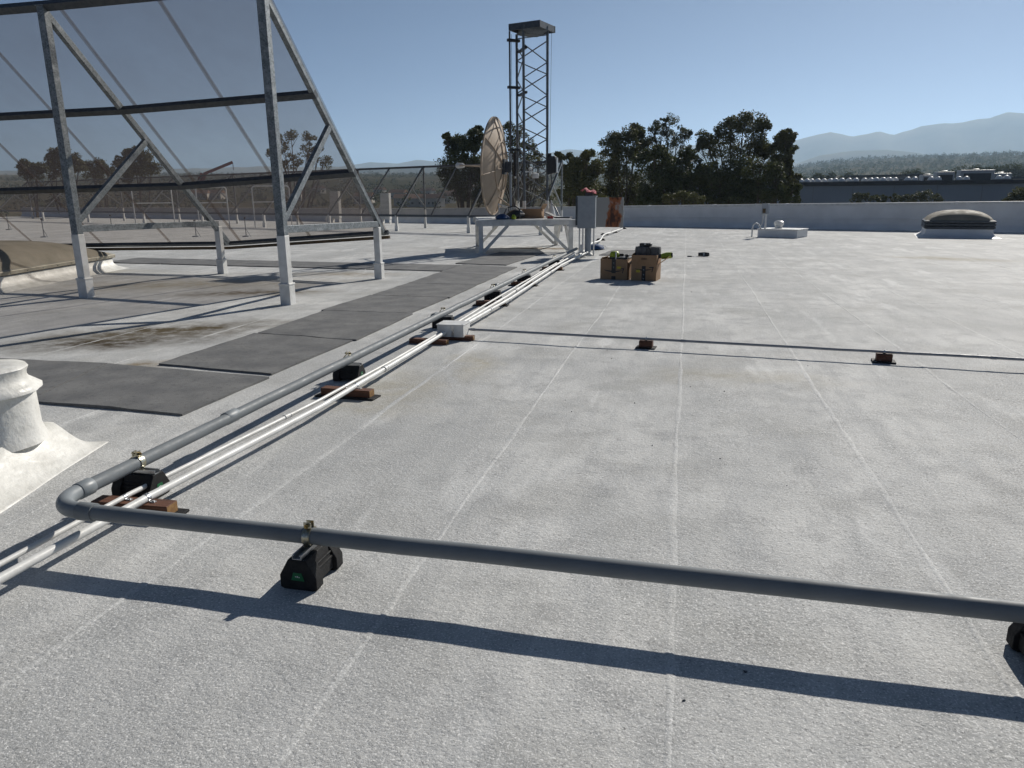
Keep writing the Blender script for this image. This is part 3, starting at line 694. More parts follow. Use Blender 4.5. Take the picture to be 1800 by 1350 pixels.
# ---- junction box
jb = thing('junction_box', 'small white metal junction box sitting on a wood block', 'junction box', (-2.50, JY + 0.1, 0))
MB().box((-2.53, JY + 0.10, 0.112), (0.31, 0.27, 0.135)).build('housing', 'white', jb, bevel=0.004)
MB().box((-2.53, JY + 0.10, 0.183), (0.325, 0.285, 0.008)).build('lid', 'white', jb, bevel=0.002)
mb = MB()
for sx in (-1, 1):
    for sy in (-1, 1): mb.tube([(-2.53 + sx * 0.14, JY + 0.1 + sy * 0.12, 0.184), (-2.53 + sx * 0.14, JY + 0.1 + sy * 0.12, 0.191)], 0.007, 8)
mb.box((-2.50, JY - 0.036, 0.11), (0.03, 0.003, 0.12))
mb.build('screw', 'strut', jb)
sj = copy_tree(slp); place(sj, (-2.50, JY + 0.04, -0.018), R(3), 'wood sleeper almost hidden under the white junction box')
sj2 = copy_tree(slp); place(sj2, (-2.72, JY - 0.22, -0.018), R(-4), 'dark wood sleeper just short of the junction box under both pipes')
# ---- thin conduit to the right with its two wood blocks
ta, tb = g(832, 579, 0.100), g(1560, 618.5, 0.100)
td = (tb - ta).normalized()
tc = thing('thin_conduit', 'thin grey conduit running across the roof from the junction box', 'conduit', (ta.x, ta.y, 0))
ta = Vector((-2.38, ta.y + 0.0, 0.1))
MB().tube(wavy(ta, ta + td * 9, 30, 0.008, 4.0), 0.0135, 14).build('pipe_run', 'conduit', tc)
for d_ in (0.03, 2.4, 5.2): collar(ta + td * d_, ta + td * (d_ + 0.05), 'coupling', 0.0165, 'conduit', tc)
def make_wblock():
    r = thing('conduit_block', 'x', 'pipe support', (0, 0, 0), 'wood blocks under the thin conduit')
    MB().box((0, 0, 0.008), (0.205, 0.15, 0.016)).build('rubber_pad', 'rubber', r, bevel=0.003)
    w_ = MB().box((0, 0, 0.016 + 0.033), (0.14, 0.09, 0.068)).build('wood_block', 'redwood', r, bevel=0.003)
    mb = MB(); mb.tube([(-0.011, 0, 0.1), (0.011, 0, 0.1)], 0.0165, 14); mb.box((0, 0.03, 0.085), (0.022, 0.03, 0.004)); mb.box((0, 0, 0.118), (0.01, 0.01, 0.012)); mb.build('pipe_strap', 'strut', r)
    return r
wb = make_wblock()
for i, (px, nm) in enumerate(((1135, 'nearer the junction box'), (1557, 'farther from the junction box'), (1985, 'last along the run'))):
    d = ray(px, 610); t_ = 0; best = min((abs(((ta + td * (k * 0.02)).x) * d.y - ((ta + td * (k * 0.02)).y) * d.x), k) for k in range(450))[1]
    q = ta + td * (best * 0.02)
    if i < 2: place(wb if i == 0 else copy_tree(wb), (q.x, q.y, 0), math.atan2(td.y, td.x), 'small wood block on a black pad under the thin conduit, ' + nm)

# ================================================================== WHITE VENT STACK (left)
sc_ = g(-14, 770, 0.20); sc_ = Vector((sc_.x, sc_.y, 0))
vsk = thing('vent_stack', 'thick white coated vent pipe with a flared rain collar', 'vent', sc_)
def wob(a, z): return 0.010 * nz(math.cos(a) * 2.2, math.sin(a) * 2.2, z * 9) + 0.006 * nz(math.cos(a) * 6, math.sin(a) * 6, z * 22)
zT, zL = hgt(10, 641, sc_), hgt(30, 697, sc_ + Vector((0.1, -0.25, 0)))
MB().lathe([(0.30, 0.17), (0.285, 0.205), (0.275, 0.235), (0.268, 0.265), (0.262, max(0.3, zL + 0.05))], 44, sc_, wob).build('lower_pipe', 'lumpy', vsk, ang=70)
MB().lathe([(0.24, zL + 0.012), (0.285, zL - 0.004), (0.303, zL), (0.301, zL + 0.018), (0.28, zL + 0.035), (0.25, zL + 0.06), (0.234, zL + 0.09), (0.236, lerp(zL, zT, 0.75)), (0.245, zT - 0.012)], 44, sc_, lambda a, z: wob(a, z) * 1.2 - (0.03 * max(0, nz(math.cos(a) * 6, math.sin(a) * 6, 1)) if z < zL + 0.03 else 0), cap=False).build('rain_collar', 'lumpy', vsk, ang=70)
MB().lathe([(0.245, zT - 0.012), (0.238, zT), (0.15, zT + 0.004), (0.02, zT + 0.004)], 44, sc_, lambda a, z: wob(a, zT) * (1.2 if z < zT + 0.002 else 0.3)).build('pipe_cap', 'lumpy', vsk, ang=70)
vs, fs = [], []; n1, n2 = 44, 44     # coated curb spreading into the roof
cu, cv = Vector((-0.966, -0.26, 0)), Vector((0.26, -0.966, 0)); c0 = g(193, 776)
ss = lambda q: (1 - q) ** 1.35 if q > 0.12 else (1 - 0.12) ** 1.35 + (1 - (1 - 0.12) ** 1.35) * (1 - (q / 0.12) ** 2)
for j in range(n2 + 1):
    for i in range(n1 + 1):
        uu, vv = 2.6 * (i / n1) ** 1.6, 2.4 * (j / n2) ** 1.5; P = c0 + cu * uu + cv * vv
        ex = max(0, 1 - uu / 0.24); ey = max(0, 1 - vv / 0.17)
        k_ = ss(min(1, ex)) * ss(min(1, ey)); z = 0.20 * k_ + 0.012 * nz(P.x * 3.5, P.y * 3.5, 2) * k_ + 0.006 * nz(P.x * 13, P.y * 13, 5) * min(1, k_ * 3) + 0.003
        if ex >= 0.999 or ey >= 0.999: z = -0.008
        vs.append((P.x, P.y, z))
for j in range(n2):
    for i in range(n1):
        a = j * (n1 + 1) + i; fs.append((a, a + n1 + 1, a + n1 + 2, a + 1))
MB().add(vs, fs).build('coated_curb', 'lumpy', vsk, ang=80)

# ================================================================== LEFT SKYLIGHT
def skylight(label, c, wx, wy, rot, zc, zf, rise, dome_mat, frame_mat, curb_mat, tiers=1):
    s = thing('skylight', label, 'skylight', (c[0], c[1], 0))
    X = Matrix.Translation(Vector((c[0], c[1], 0))) @ Matrix.Rotation(rot, 4, 'Z')
    def ring(prof):
        vs, fs = [], []; nn = 4; k = len(prof)
        for o, z in prof:
            for sx, sy in ((-1, -1), (1, -1), (1, 1), (-1, 1)): vs.append((sx * (wx / 2 + o), sy * (wy / 2 + o), z))
        for i in range(k - 1):
            for j in range(4): j2 = (j + 1) % 4; fs.append((i * 4 + j, i * 4 + j2, (i + 1) * 4 + j2, (i + 1) * 4 + j))
        return MB(X).add(vs, fs)
    ring([(0.30, -0.01), (0.22, 0.015), (0.10, 0.07), (0.04, 0.14), (0.02, zc), (-0.06, zc + 0.001)]).build('curb', curb_mat, s, bevel=0.03, seg=3)
    zz = zc
    for t_ in range(tiers):
        ring([(0.0, zz), (0.07, zz + 0.005), (0.075, zz + (zf - zc) / tiers * 0.72), (0.02, zz + (zf - zc) / tiers)]).build('frame', frame_mat, s, bevel=0.006)
        ring([(-0.02, zz - 0.012), (0.035, zz - 0.012), (0.035, zz + 0.004)]).build('gasket', 'black', s)
        zz += (zf - zc) / tiers
    n_ = 24; vs, fs = [], []
    for j in range(n_ + 1):
        for i in range(n_ + 1):
            u, v = i / n_ * 2 - 1, j / n_ * 2 - 1; hz = (1 - abs(u) ** 2.6) * (1 - abs(v) ** 2.6)
            vs.append((u * (wx / 2 + 0.03), v * (wy / 2 + 0.03), zf - 0.005 + rise * hz ** 0.62))
    for j in range(n_):
        for i in range(n_):
            a = j * (n_ + 1) + i; fs.append((a, a + 1, a + n_ + 2, a + n_ + 1))
    MB(X).add(vs, fs).build('dome', dome_mat, s, ang=60)
    mb = MB(X); k = 9
    for i in range(k):
        t = (i + 0.5) / k * 2 - 1
        for sgn in (-1, 1):
            mb.box((sgn * (wx / 2 + 0.076), t * wy / 2, zc + (zf - zc) * 0.35), (0.008, 0.014, 0.014)); mb.box((t * wx / 2, sgn * (wy / 2 + 0.076), zc + (zf - zc) * 0.35), (0.014, 0.008, 0.014))
    mb.build('screws', 'dark_steel', s)
    return s
sa, sb_ = g(200, 449, 0.31), g(0, 481, 0.31)
sdv = (sa - sb_); sdv.z = 0; sdv.normalize(); slf = Vector((-sdv.y, sdv.x, 0)); slc = sa - sdv * 2.3 + slf * 1.5
skylight('large weathered tan domed skylight on a white curb beneath the tall mesh screen', (slc.x, slc.y), 2.9, 4.5, math.atan2(sdv.y, sdv.x) - math.pi / 2, 0.26, 0.36, 0.42, 'dome_tan', 'alu', 'lumpy')
# ================================================================== RIGHT SKYLIGHT
dl, dr = g(1613, 417), g(1758, 419)
wsk = (dr - dl).length * 0.93
dd = (dr - dl).normalized(); dn = Vector((-dd.y, dd.x, 0)); ctr = (dl + dr) / 2 + dn * 1.1
skylight('brown domed skylight with dark louvred frame on a white curb near the parapet', (ctr.x, ctr.y), wsk - 0.3, 2.0, math.atan2(dd.y, dd.x), 0.30, 0.58, 0.34, 'dome_tan', 'dark_steel', 'wall_white', 3)

# ================================================================== STEEL PLATFORM
pa, pb = g(846, 446), g(1003, 443.5)
pdv = (pb - pa); PWd = pdv.length; pdv.normalize(); pnv = Vector((-pdv.y, pdv.x, 0)); PDp = 3.0; PH = 0.90
plt = thing('steel_platform', 'white painted steel platform with diagonal braces carrying the antenna gear', 'platform', pa)
def pp(u, v, z): return pa + pdv * (u * PWd) + pnv * (v * PDp) + Vector((0, 0, z))
for u in (0, 1):
    for v in (0, 1):
        MB().bar(pp(u, v, 0), pp(u, v, PH - 0.02), 0.12, 0.12, pnv).build('leg', 'white', plt, bevel=0.006)
        MB().bar(pp(u, v, 0), pp(u, v, 0.02), 0.24, 0.24, pnv).build('base_plate', 'white', plt)
for v in (0, 1):
    MB().bar(pp(-0.05, v, PH - 0.075), pp(1.05, v, PH - 0.075), 0.10, 0.15).build('beam', 'white', plt, bevel=0.006)
    MB().bar(pp(0.03, v, 0.06), pp(0.30, v, PH - 0.14), 0.07, 0.08).build('brace', 'white', plt); MB().bar(pp(0.97, v, 0.06), pp(0.68, v, PH - 0.14), 0.07, 0.08).build('brace', 'white', plt)
for u in (0, 1):
    MB().bar(pp(u, 0.02, PH - 0.075), pp(u, 0.98, PH - 0.075), 0.10, 0.146).build('beam', 'white', plt, bevel=0.006)
    MB().bar(pp(u, 0.03, 0.06), pp(u, 0.35, PH - 0.14), 0.07, 0.08).build('brace', 'white', plt); MB().bar(pp(u, 0.97, 0.06), pp(u, 0.65, PH - 0.14), 0.07, 0.08).build('brace', 'white', plt)
for v in (0.3, 0.62): MB().bar(pp(0.02, v, PH - 0.07), pp(0.98, v, PH - 0.07), 0.08, 0.12).build('cross_beam', 'white', plt)
for i in range(9):
    v = 0.02 + i * 0.109; MB().bar(pp(-0.02, v + 0.05, PH + 0.006), pp(1.02, v + 0.05, PH + 0.006), 0.29, 0.015).build('deck_plank', 'white', plt)

# ================================================================== LATTICE TOWER
TD = 22.2
def colx(px, Y): d = ray(px, 250); return d.x * Y / d.y
LA, LB_, LC = Vector((colx(909.5, 22.55), 22.55, 0)), Vector((colx(921, 21.85), 21.85, 0)), Vector((colx(962, 22.25), 22.25, 0))
zt = hgt(935, 50, Vector((LB_.x, LB_.y, 0)))
tw = thing('lattice_tower', 'slim three-legged steel lattice tower topped by a square steel frame', 'tower', ((LA.x + LC.x) / 2, 22.2, PH))
for P in (LA, LB_, LC):
    MB().tube([P + Vector((0, 0, PH)), P + Vector((0, 0, zt))], 0.038, 12).build('leg', 'tower', tw)
    MB().tube([P + Vector((0, 0, PH)), P + Vector((0, 0, PH + 0.5))], 0.05, 12).build('leg_sleeve', 'white', tw)
def lace(P, Q, ph):
    z = PH + 0.35 + ph; k = 0; step = 0.44
    while z + step < zt - 0.1:
        a, b = (P, Q) if k % 2 == 0 else (Q, P)
        MB().tube([a + Vector((0, 0, z)), b + Vector((0, 0, z + step))], 0.017, 6).build('lacing_bar', 'tower', tw); z += step; k += 1
lace(LB_, LC, 0.0); lace(LC, LA, 0.12); lace(LA, LB_, 0.06)
MB().tube([LB_ + Vector((0, 0, zt - 0.12)), LC + Vector((0, 0, zt - 0.12))], 0.014, 6).build('top_tie', 'tower', tw); MB().tube([LA + Vector((0, 0, zt - 0.12)), LC + Vector((0, 0, zt - 0.12))], 0.014, 6).build('top_tie', 'tower', tw)
tcx = Vector((colx(936, 22.2), 22.2, 0)); hw = 0.46
TX = Matrix.Translation(tcx + Vector((0, 0, zt - 0.02))) @ Matrix.Rotation(R(-16), 4, 'Z')
for s in (-1, 1):
    MB(TX).box((0, s * hw, 0.08), (2 * hw + 0.06, 0.05, 0.17)).build('top_frame_side', 'dark_steel', tw); MB(TX).box((s * hw, 0, 0.08), (0.05, 2 * hw - 0.052, 0.166)).build('top_frame_side', 'dark_steel', tw)
MB(TX).box((0, 0, 0.12), (2 * hw - 0.06, 2 * hw - 0.06, 0.012)).build('top_plate', 'dark_steel', tw)
MB(TX).lathe([(0.30, -0.10), (0.46, -0.05), (0.50, 0.0), (0.50, 0.10)], 4).build('rotor_housing', 'tower', tw)
# side mast
mx = Vector((colx(897.5, 22.3), 22.3, 0))
ms_ = thing('side_mast', 'thin dark mast bracketed to the left of the lattice tower', 'mast', (mx.x, mx.y, PH))
MB().tube([mx + Vector((0, 0, PH)), mx + Vector((0, 0, hgt(897, 55, mx)))], 0.026, 10).build('pole', 'dark_steel', ms_)
MB().tube([mx + Vector((0.05, 0, PH)), mx + Vector((0.05, 0, hgt(899, 60, mx)))], 0.006, 6).build('cable', 'black', ms_)
for row in (70, 153, 263):
    z = hgt(900, row, mx); MB().bar(mx + Vector((-0.06, 0, z)), LA + Vector((0.08, 0, z)), 0.10, 0.07).build('bracket', 'black', ms_)
for row in (83, 162):
    z = hgt(918, row, LB_); MB().bar(LA + Vector((0.06, 0, z)), LB_ + Vector((0.07, 0, z)), 0.08, 0.06).build('clamp', 'black', ms_)
z0, z1 = hgt(905, 310, mx), hgt(905, 268, mx)
rc = thing('antenna_canister', 'black cylindrical canister strapped between side mast and tower', 'antenna', (mx.x + 0.13, mx.y, z0))
MB().tube([(mx.x + 0.14, mx.y - 0.05, z0), (mx.x + 0.14, mx.y - 0.05, z1)], 0.055, 12).build('canister', 'black', rc); MB().tube([(mx.x + 0.14, mx.y - 0.05, z0 - 0.06), (mx.x + 0.14, mx.y - 0.05, z0)], 0.03, 10).build('connector', 'strut', rc)
MB().bar(mx + Vector((0, 0, (z0 + z1) / 2)), mx + Vector((0.14, -0.05, (z0 + z1) / 2)), 0.04, 0.04).build('strap', 'black', rc)
# black speaker-like radio on the right leg
z0, z1 = hgt(968, 306, LC), hgt(968, 275, LC)
ra = thing('radio_unit', 'black boxy radio unit fixed to the right tower leg', 'antenna', (LC.x + 0.2, LC.y - 0.05, z0))
mb = MB(); x0, x1 = LC.x + 0.03, LC.x + 0.29
mb.prism([(x0, 0, z0 - 0.02), (x1, 0, z0 + 0.03), (x1 - 0.03, 0, z1), (x0, 0, z1)], (0, LC.y + 0.1, 0), (0, LC.y - 0.2, 0)); mb.build('housing', 'black', ra, bevel=0.015)
MB().box((x1 + 0.012, LC.y - 0.05, (z0 + z1) / 2), (0.012, 0.26, 0.42)).build('sun_shield', 'blind_grey', ra); MB().box((x0 + 0.05, LC.y - 0.05, z1 + 0.04), (0.10, 0.05, 0.09)).build('bracket', 'black', ra)
pth = [Vector((x0 + 0.1, LC.y - 0.1, z0)), Vector((x0 + 0.13, LC.y - 0.12, z0 - 0.25)), Vector((LC.x + 0.05, LC.y - 0.1, z0 - 0.45)), Vector((LC.x + 0.12, LC.y - 0.1, z0 - 0.85)), Vector((LC.x + 0.25, LC.y - 0.15, PH + 0.35)), Vector((LC.x + 0.42, LC.y - 0.3, PH + 0.06))]
MB().tube(pth, 0.014, 8).build('cable', 'black', ra)
gw = MB().tube([(colx(969, 22.3), 22.3, zt), (colx(966.5, 22.3), 22.3, hgt(966, 270, LC))], 0.005, 6).build('hanging_cable', 'dark_steel'); tag(gw, 'thin cable hanging beside the right tower leg', 'cable')
# white camera on the tower
wc = Vector((colx(936, 22.0), 22.0, 0)); z0 = hgt(936, 305, wc)
cm = thing('security_camera', 'small white camera on an arm inside the tower', 'camera', (wc.x, wc.y, z0))
MB().bar(LB_ + Vector((0, 0, z0 + 0.05)), wc + Vector((0, 0, z0 + 0.05)), 0.035, 0.035).build('arm', 'white', cm)
MB().lathe([(0.02, 0.17), (0.06, 0.15), (0.055, 0.10), (0.04, 0.05), (0.05, 0.0)], 14, (wc.x - 0.06, wc.y, z0)).build('mount', 'white', cm)
MB().lathe([(0.10, -0.10), (0.115, -0.02), (0.10, 0.03), (0.03, 0.05)], 16, (wc.x + 0.08, wc.y, z0 - 0.03)).build('dome', 'white', cm)

# ================================================================== DISH ANTENNA
DC = Vector((colx(871, 21.6), 21.6, 0)); ztop, zbot = hgt(858, 207, DC), hgt(868, 376, DC); DR = (ztop - zbot) / 2; DZ = (ztop + zbot) / 2
dsh = thing('dish_antenna', 'large beige dish antenna seen nearly edge-on left of the tower', 'antenna', (DC.x, DC.y, PH))
axis = Vector((math.cos(R(-1)), math.sin(R(-1)), -0.045)).normalized()       # back of the dish
rotm = axis.to_track_quat('Z', 'Y').to_matrix().to_4x4()
DX = Matrix.Translation(Vector((DC.x - 0.06, DC.y, DZ))) @ rotm
dep = 0.27
prof = [(DR * t, dep * (1 - t * t)) for t in [i / 14 for i in range(14, -1, -1)]]; prof[-1] = (0.004, dep)
outer = [(r_, z_ + 0.018) for r_, z_ in prof]
MB(DX).lathe(prof[:-1] + [(0.004, dep)], 56, cap=False).build('reflector_face', 'dish', dsh, ang=60)
MB(DX).lathe(outer, 56, cap=False).build('reflector_back', 'dish', dsh, ang=60)
MB(DX).lathe([(DR - 0.02, -0.012), (DR + 0.032, -0.012), (DR + 0.032, 0.03), (DR - 0.02, 0.035)], 56, cap=False).build('rim', 'dish', dsh)
for i in range(8):
    a = i * math.pi / 4 + 0.2
    pts = [(DR * t * math.cos(a), DR * t * math.sin(a), dep * (1 - t * t) + 0.03) for t in (0.12, 0.3, 0.5, 0.7, 0.85, 0.97)]
    MB(DX).tube(pts, 0.016, 6).build('rib', 'dish', dsh)
MB(DX).tube([(0.52 * DR * math.cos(a), 0.52 * DR * math.sin(a), dep * (1 - 0.52 ** 2) + 0.03) for a in [i * math.pi / 16 for i in range(33)]], 0.016, 6).build('ring_rib', 'dish', dsh)
MB(DX).box((0, 0, dep + 0.05), (0.34, 0.42, 0.06)).build('mount_plate', 'dark_steel', dsh)
MB(DX).box((0.0, 0.0, dep + 0.16), (0.08, 0.30, 0.2)).build('mount_bracket', 'dark_steel', dsh)
mp_ = DX @ Vector((0, 0, dep + 0.22)); MB().tube([(mp_.x, mp_.y, PH), (mp_.x, mp_.y, DZ + 0.35)], 0.036, 14).build('mount_pole', 'blind_grey', dsh)
MB().tube([(mp_.x - 0.05, mp_.y, PH + 0.3), (DC.x + 0.1, DC.y - 0.15, PH + 0.42), (DC.x + 0.16, DC.y - 0.3, PH + 0.15)], 0.028, 8).build('elevation_strut', 'white', dsh)
MB().tube([DX @ Vector((0.0, -DR * 0.62, dep * 0.4 + 0.02)), Vector((mp_.x, mp_.y, PH + 0.35))], 0.022, 8).build('support_strut', 'dish', dsh)
MB(DX).tube([(DR * 0.98, 0, 0), (0.1, 0, -1.0)], 0.016, 6).build('feed_arm', 'dish', dsh); MB(DX).tube([(-DR * 0.98, 0, 0), (-0.1, 0, -1.0)], 0.016, 6).build('feed_arm', 'dish', dsh)
MB(DX).lathe([(0.05, -1.15), (0.08, -1.1), (0.07, -0.95), (0.05, -0.9)], 14).build('feed_horn', 'white', dsh)

# ================================================================== THINGS ON THE PLATFORM
def pt(px, row, v):   # place on the platform top by column
    z = PH + 0.0135; d = ray(px, row); 
    base = pp(0, v, 0); n2 = pnv; t = n2.dot(base - CAM) / n2.dot(Vector((d.x, d.y, 0))); return Vector((d.x * t, d.y * t, z))
def open_box(name, label, c, w_, d_, h_, rzv, flaps=True, mat='card', grp=None):
    r = thing(name, label, 'box', c, grp); X = Matrix.Translation(Vector(c)) @ Matrix.Rotation(rzv, 4, 'Z'); t = 0.006
    mb = MB(X); mb.box((0, -d_ / 2, h_ / 2), (w_, t, h_)); mb.box((0, d_ / 2, h_ / 2), (w_, t, h_)); mb.box((-w_ / 2 + t / 2, 0, h_ / 2), (t, d_ - t * 1.2, h_ - 0.001)); mb.box((w_ / 2 - t / 2, 0, h_ / 2), (t, d_ - t * 1.2, h_ - 0.001)); mb.box((0, 0, 0.004), (w_ - 0.02, d_ - 0.02, 0.006))
    mb.build('carton', mat, r); return r, X
p0 = pt(936, 380, 0.35)
bx, X = open_box('cardboard_box', 'open brown cardboard box on the steel platform', p0, 0.62, 0.42, 0.26, 0.0)
MB(X).bar((0.31, -0.05, 0.26), (0.40, -0.08, 0.40), 0.26, 0.006).build('flap', 'card_in', bx); MB(X).bar((-0.31, -0.05, 0.26), (-0.42, -0.05, 0.22), 0.3, 0.006).build('flap', 'card_in', bx)
p1 = pt(907, 380, 0.25)
bg_ = thing('tool_bag', 'black floppy tool bag with handle on the platform', 'bag', p1)
vs = []; mb = MB(); mb.lathe([(0.20, 0.0), (0.27, 0.06), (0.26, 0.14), (0.17, 0.23), (0.05, 0.27)], 18, p1, lambda a, z: 0.07 * nz(math.cos(a) * 1.7, math.sin(a) * 1.7, z * 6)); mb.build('bag_body', 'black', bg_, ang=60)
MB().tube([p1 + Vector((-0.18, -0.1, 0.2)), p1 + Vector((-0.2, -0.12, 0.32)), p1 + Vector((0.02, -0.15, 0.36)), p1 + Vector((0.15, -0.12, 0.24))], 0.02, 8).build('handle', 'black', bg_)
MB().tube([p1 + Vector((0.2, -0.28, 0.1)), p1 + Vector((0.13, -0.36, -0.02)), p1 + Vector((0.08, -0.38, -0.1))], 0.018, 6).build('strap', 'black', bg_)
p2 = pt(903, 383, 0.08); o = MB().lathe([(0.05, 0), (0.07, 0.05), (0.05, 0.1), (0.03, 0.13)], 10, p2, lambda a, z: 0.02 * nz(math.cos(a) * 3, math.sin(a) * 3, z * 20)).build('lime_glove', 'lime', None, ang=60); tag(o, 'crumpled lime glove beside the black tool bag', 'glove')
p3 = pt(883, 383, 0.12); o = MB().lathe([(0.16, 0), (0.20, 0.04), (0.15, 0.11), (0.06, 0.15)], 14, p3, lambda a, z: 0.05 * nz(math.cos(a) * 2, math.sin(a) * 2, z * 12)).build('blue_cloth', 'blue', None, ang=60); tag(o, 'crumpled dark blue cloth left of the black tool bag on the platform', 'cloth')
p4 = pt(985, 382, 0.25)
lp = thing('laptop', 'black laptop open flat on the platform by the cabinet', 'laptop', p4)
MB(Matrix.Translation(p4) @ Matrix.Rotation(R(-8), 4, 'Z')).box((0.1, -0.02, 0.02), (0.46, 0.30, 0.035)).build('keyboard_base', 'black', lp, bevel=0.006)
MB(Matrix.Translation(p4) @ Matrix.Rotation(R(-8), 4, 'Z')).bar((-0.14, 0.05, 0.03), (-0.46, 0.05, 0.17), 0.32, 0.02).build('screen_lid', 'black', lp)
p5 = pt(969, 372, 0.5)
o = MB().lathe([(0.13, 0), (0.135, 0.05), (0.10, 0.2), (0.05, 0.36), (0.025, 0.46), (0.02, 0.5)], 16, p5).build('white_jug', 'white', None); tag(o, 'tapering white plastic jug standing on the platform', 'jug')
p6 = pt(966, 384, 0.08)
o = MB().box(p6 + Vector((0.02, 0, 0.04)), (0.16, 0.1, 0.07), 0.3).build('red_carton', 'red', None, bevel=0.004); tag(o, 'small red carton by the laptop', 'carton')

# ================================================================== CABINET ON A POST
cpz = g(1033, 449); CPV = Vector((cpz.x, cpz.y, 0))
cab = thing('electrical_cabinet', 'grey electrical cabinet on a post with its rust-streaked door open', 'cabinet', CPV)
zc0, zc1 = hgt(1030, 401, CPV), hgt(1030, 346, CPV)
MB().tube([CPV, CPV + Vector((0, 0, zc0 + 0.02))], 0.085, 20).build('post', 'blind_grey', cab); MB().lathe([(0.15, 0.0), (0.14, 0.03), (0.10, 0.06), (0.086, 0.10)], 20, CPV).build('post_boot', 'lumpy', cab)
bxw = 0.46
MB().box((CPV.x - 0.03, CPV.y, (zc0 + zc1) / 2), (bxw, 0.34, zc1 - zc0)).build('housing', 'blind_grey', cab, bevel=0.006)
MB().box((CPV.x - 0.03, CPV.y, zc1 + 0.012), (bxw + 0.03, 0.37, 0.022)).build('cabinet_top', 'blind_grey', cab)
mb = MB(); mb.box((CPV.x - 0.03 - bxw / 2 - 0.03, CPV.y - 0.1, (zc0 + zc1) / 2 + 0.05), (0.05, 0.1, 0.75)); mb.build('hinge_flange', 'dark_steel', cab)
# open door swings to the right, seen face-on
DXm = Matrix.Translation(Vector((CPV.x - 0.03 + bxw / 2 + 0.01, CPV.y - 0.12, zc0 + 0.02)))
door = MB(); door.box((0.36, 0, 0.385), (0.70, 0.035, 0.75))
for v_ in door.v: pass
do = door.build('door', 'rusty', cab, bevel=0.006); do.location = DXm.translation - CPV; ORIG[do] = CPV
for v_ in do.data.vertices: v_.co += CPV
MB().box((CPV.x + bxw / 2 + 0.70, CPV.y - 0.15, zc0 + 0.4), (0.03, 0.03, 0.12)).build('door_handle', 'strut', cab)
for i, dx in enumerate((-0.22, -0.13, 0.16)):
    MB().tube([CPV + Vector((dx, -0.05, 0.0)), CPV + Vector((dx, -0.05, zc0 + 0.02))], 0.02, 10).build('conduit_riser', 'white', cab)
MB().box((CPV.x - 0.38, CPV.y + 0.02, zc0 + 0.12), (0.25, 0.2, 0.2)).build('pull_box', 'white', cab, bevel=0.004)
bk = thing('pipe_boot', 'white stub bracket at the foot of the cabinet post', 'bracket', g(1022, 452)); q = g(1022, 452)
MB().box(q + Vector((0, 0, 0.16)), (0.07, 0.05, 0.32)).build('upright', 'white', bk); MB().box(q + Vector((0.03, 0, 0.012)), (0.18, 0.14, 0.024)).build('foot', 'lumpy', bk)
# pink rag on the cabinet
q = CPV + Vector((-0.0, -0.02, zc1 + 0.02))
vs, fs = [], []; n_ = 14
for j in range(n_ + 1):
    for i in range(n_ + 1):
        u, v = i / n_ - 0.5, j / n_ - 0.5
        z = 0.14 + 0.06 * nz(u * 3, v * 3, 2) - 0.25 * max(0, abs(u) - 0.30) - 0.16 * max(0, abs(v) - 0.3) + (0.05 if u < -0.1 else 0)
        vs.append((q.x + u * 0.38, q.y + v * 0.34, q.z + max(0.004, z)))
for j in range(n_):
    for i in range(n_):
        a = j * (n_ + 1) + i; fs.append((a, a + 1, a + n_ + 2, a + n_ + 1))
pk = thing('pink_rag', 'crumpled pink rag lying on top of the grey cabinet', 'cloth', q)
c_ = MB().add(vs, fs).build('rag', 'pink', pk, ang=70); sm = c_.modifiers.new('thick', 'SOLIDIFY'); sm.thickness = 0.01
MB().lathe([(0.10, 0), (0.11, 0.05), (0.08, 0.10), (0.03, 0.12)], 14, q + Vector((0.02, -0.02, 0))).build('bundle', 'greytote', pk, ang=60)

# ================================================================== FLEXIBLE WHITE LINE PAST THE CABINET
fp = [g(1018, 449, 0.09), g(1032, 436, 0.09), g(1040, 428, 0.09), g(1054, 423, 0.09), g(1062, 412.5, 0.09), g(1076, 408, 0.09), g(1094, 401.5, 0.09)]
fl = []
for i in range(len(fp) - 1):
    a, b = fp[max(i - 1, 0)], fp[i]; c, d = fp[i + 1], fp[min(i + 2, len(fp) - 1)]
    for k in range(8):
        t = k / 8; fl.append(0.5 * ((2 * b) + (c - a) * t + (2 * a - 5 * b + 4 * c - d) * t * t + (3 * b - a - 3 * c + d) * t ** 3))
fl.append(fp[-1])
o = MB().tube(fl, 0.03, 10).build('flexible_conduit', 'white'); tag(o, 'wavy white flexible conduit leading toward the parapet behind the cabinet', 'conduit')
for i, (px, py) in enumerate([(1056, 422.5), (1063, 413), (1079, 409), (1095, 402.5)]):
    q = g(px, py); s = thing('foot_support', 'low black rubber support under the wavy white conduit, %s from the cabinet' % ('first', 'second', 'third', 'fourth')[i], 'pipe support', q, 'black feet under the wavy white conduit')
    MB().prism([(-0.17, 0, 0), (0.17, 0, 0), (0.10, 0, 0.07), (-0.10, 0, 0.07)], q + Vector((0, 0.09, 0)), q + Vector((0, -0.09, 0))).build('foot', 'rubber', s, bevel=0.008); MB().box(q + Vector((0, 0, 0.066)), (0.18, 0.04, 0.012)).build('strut_channel', 'strut', s)

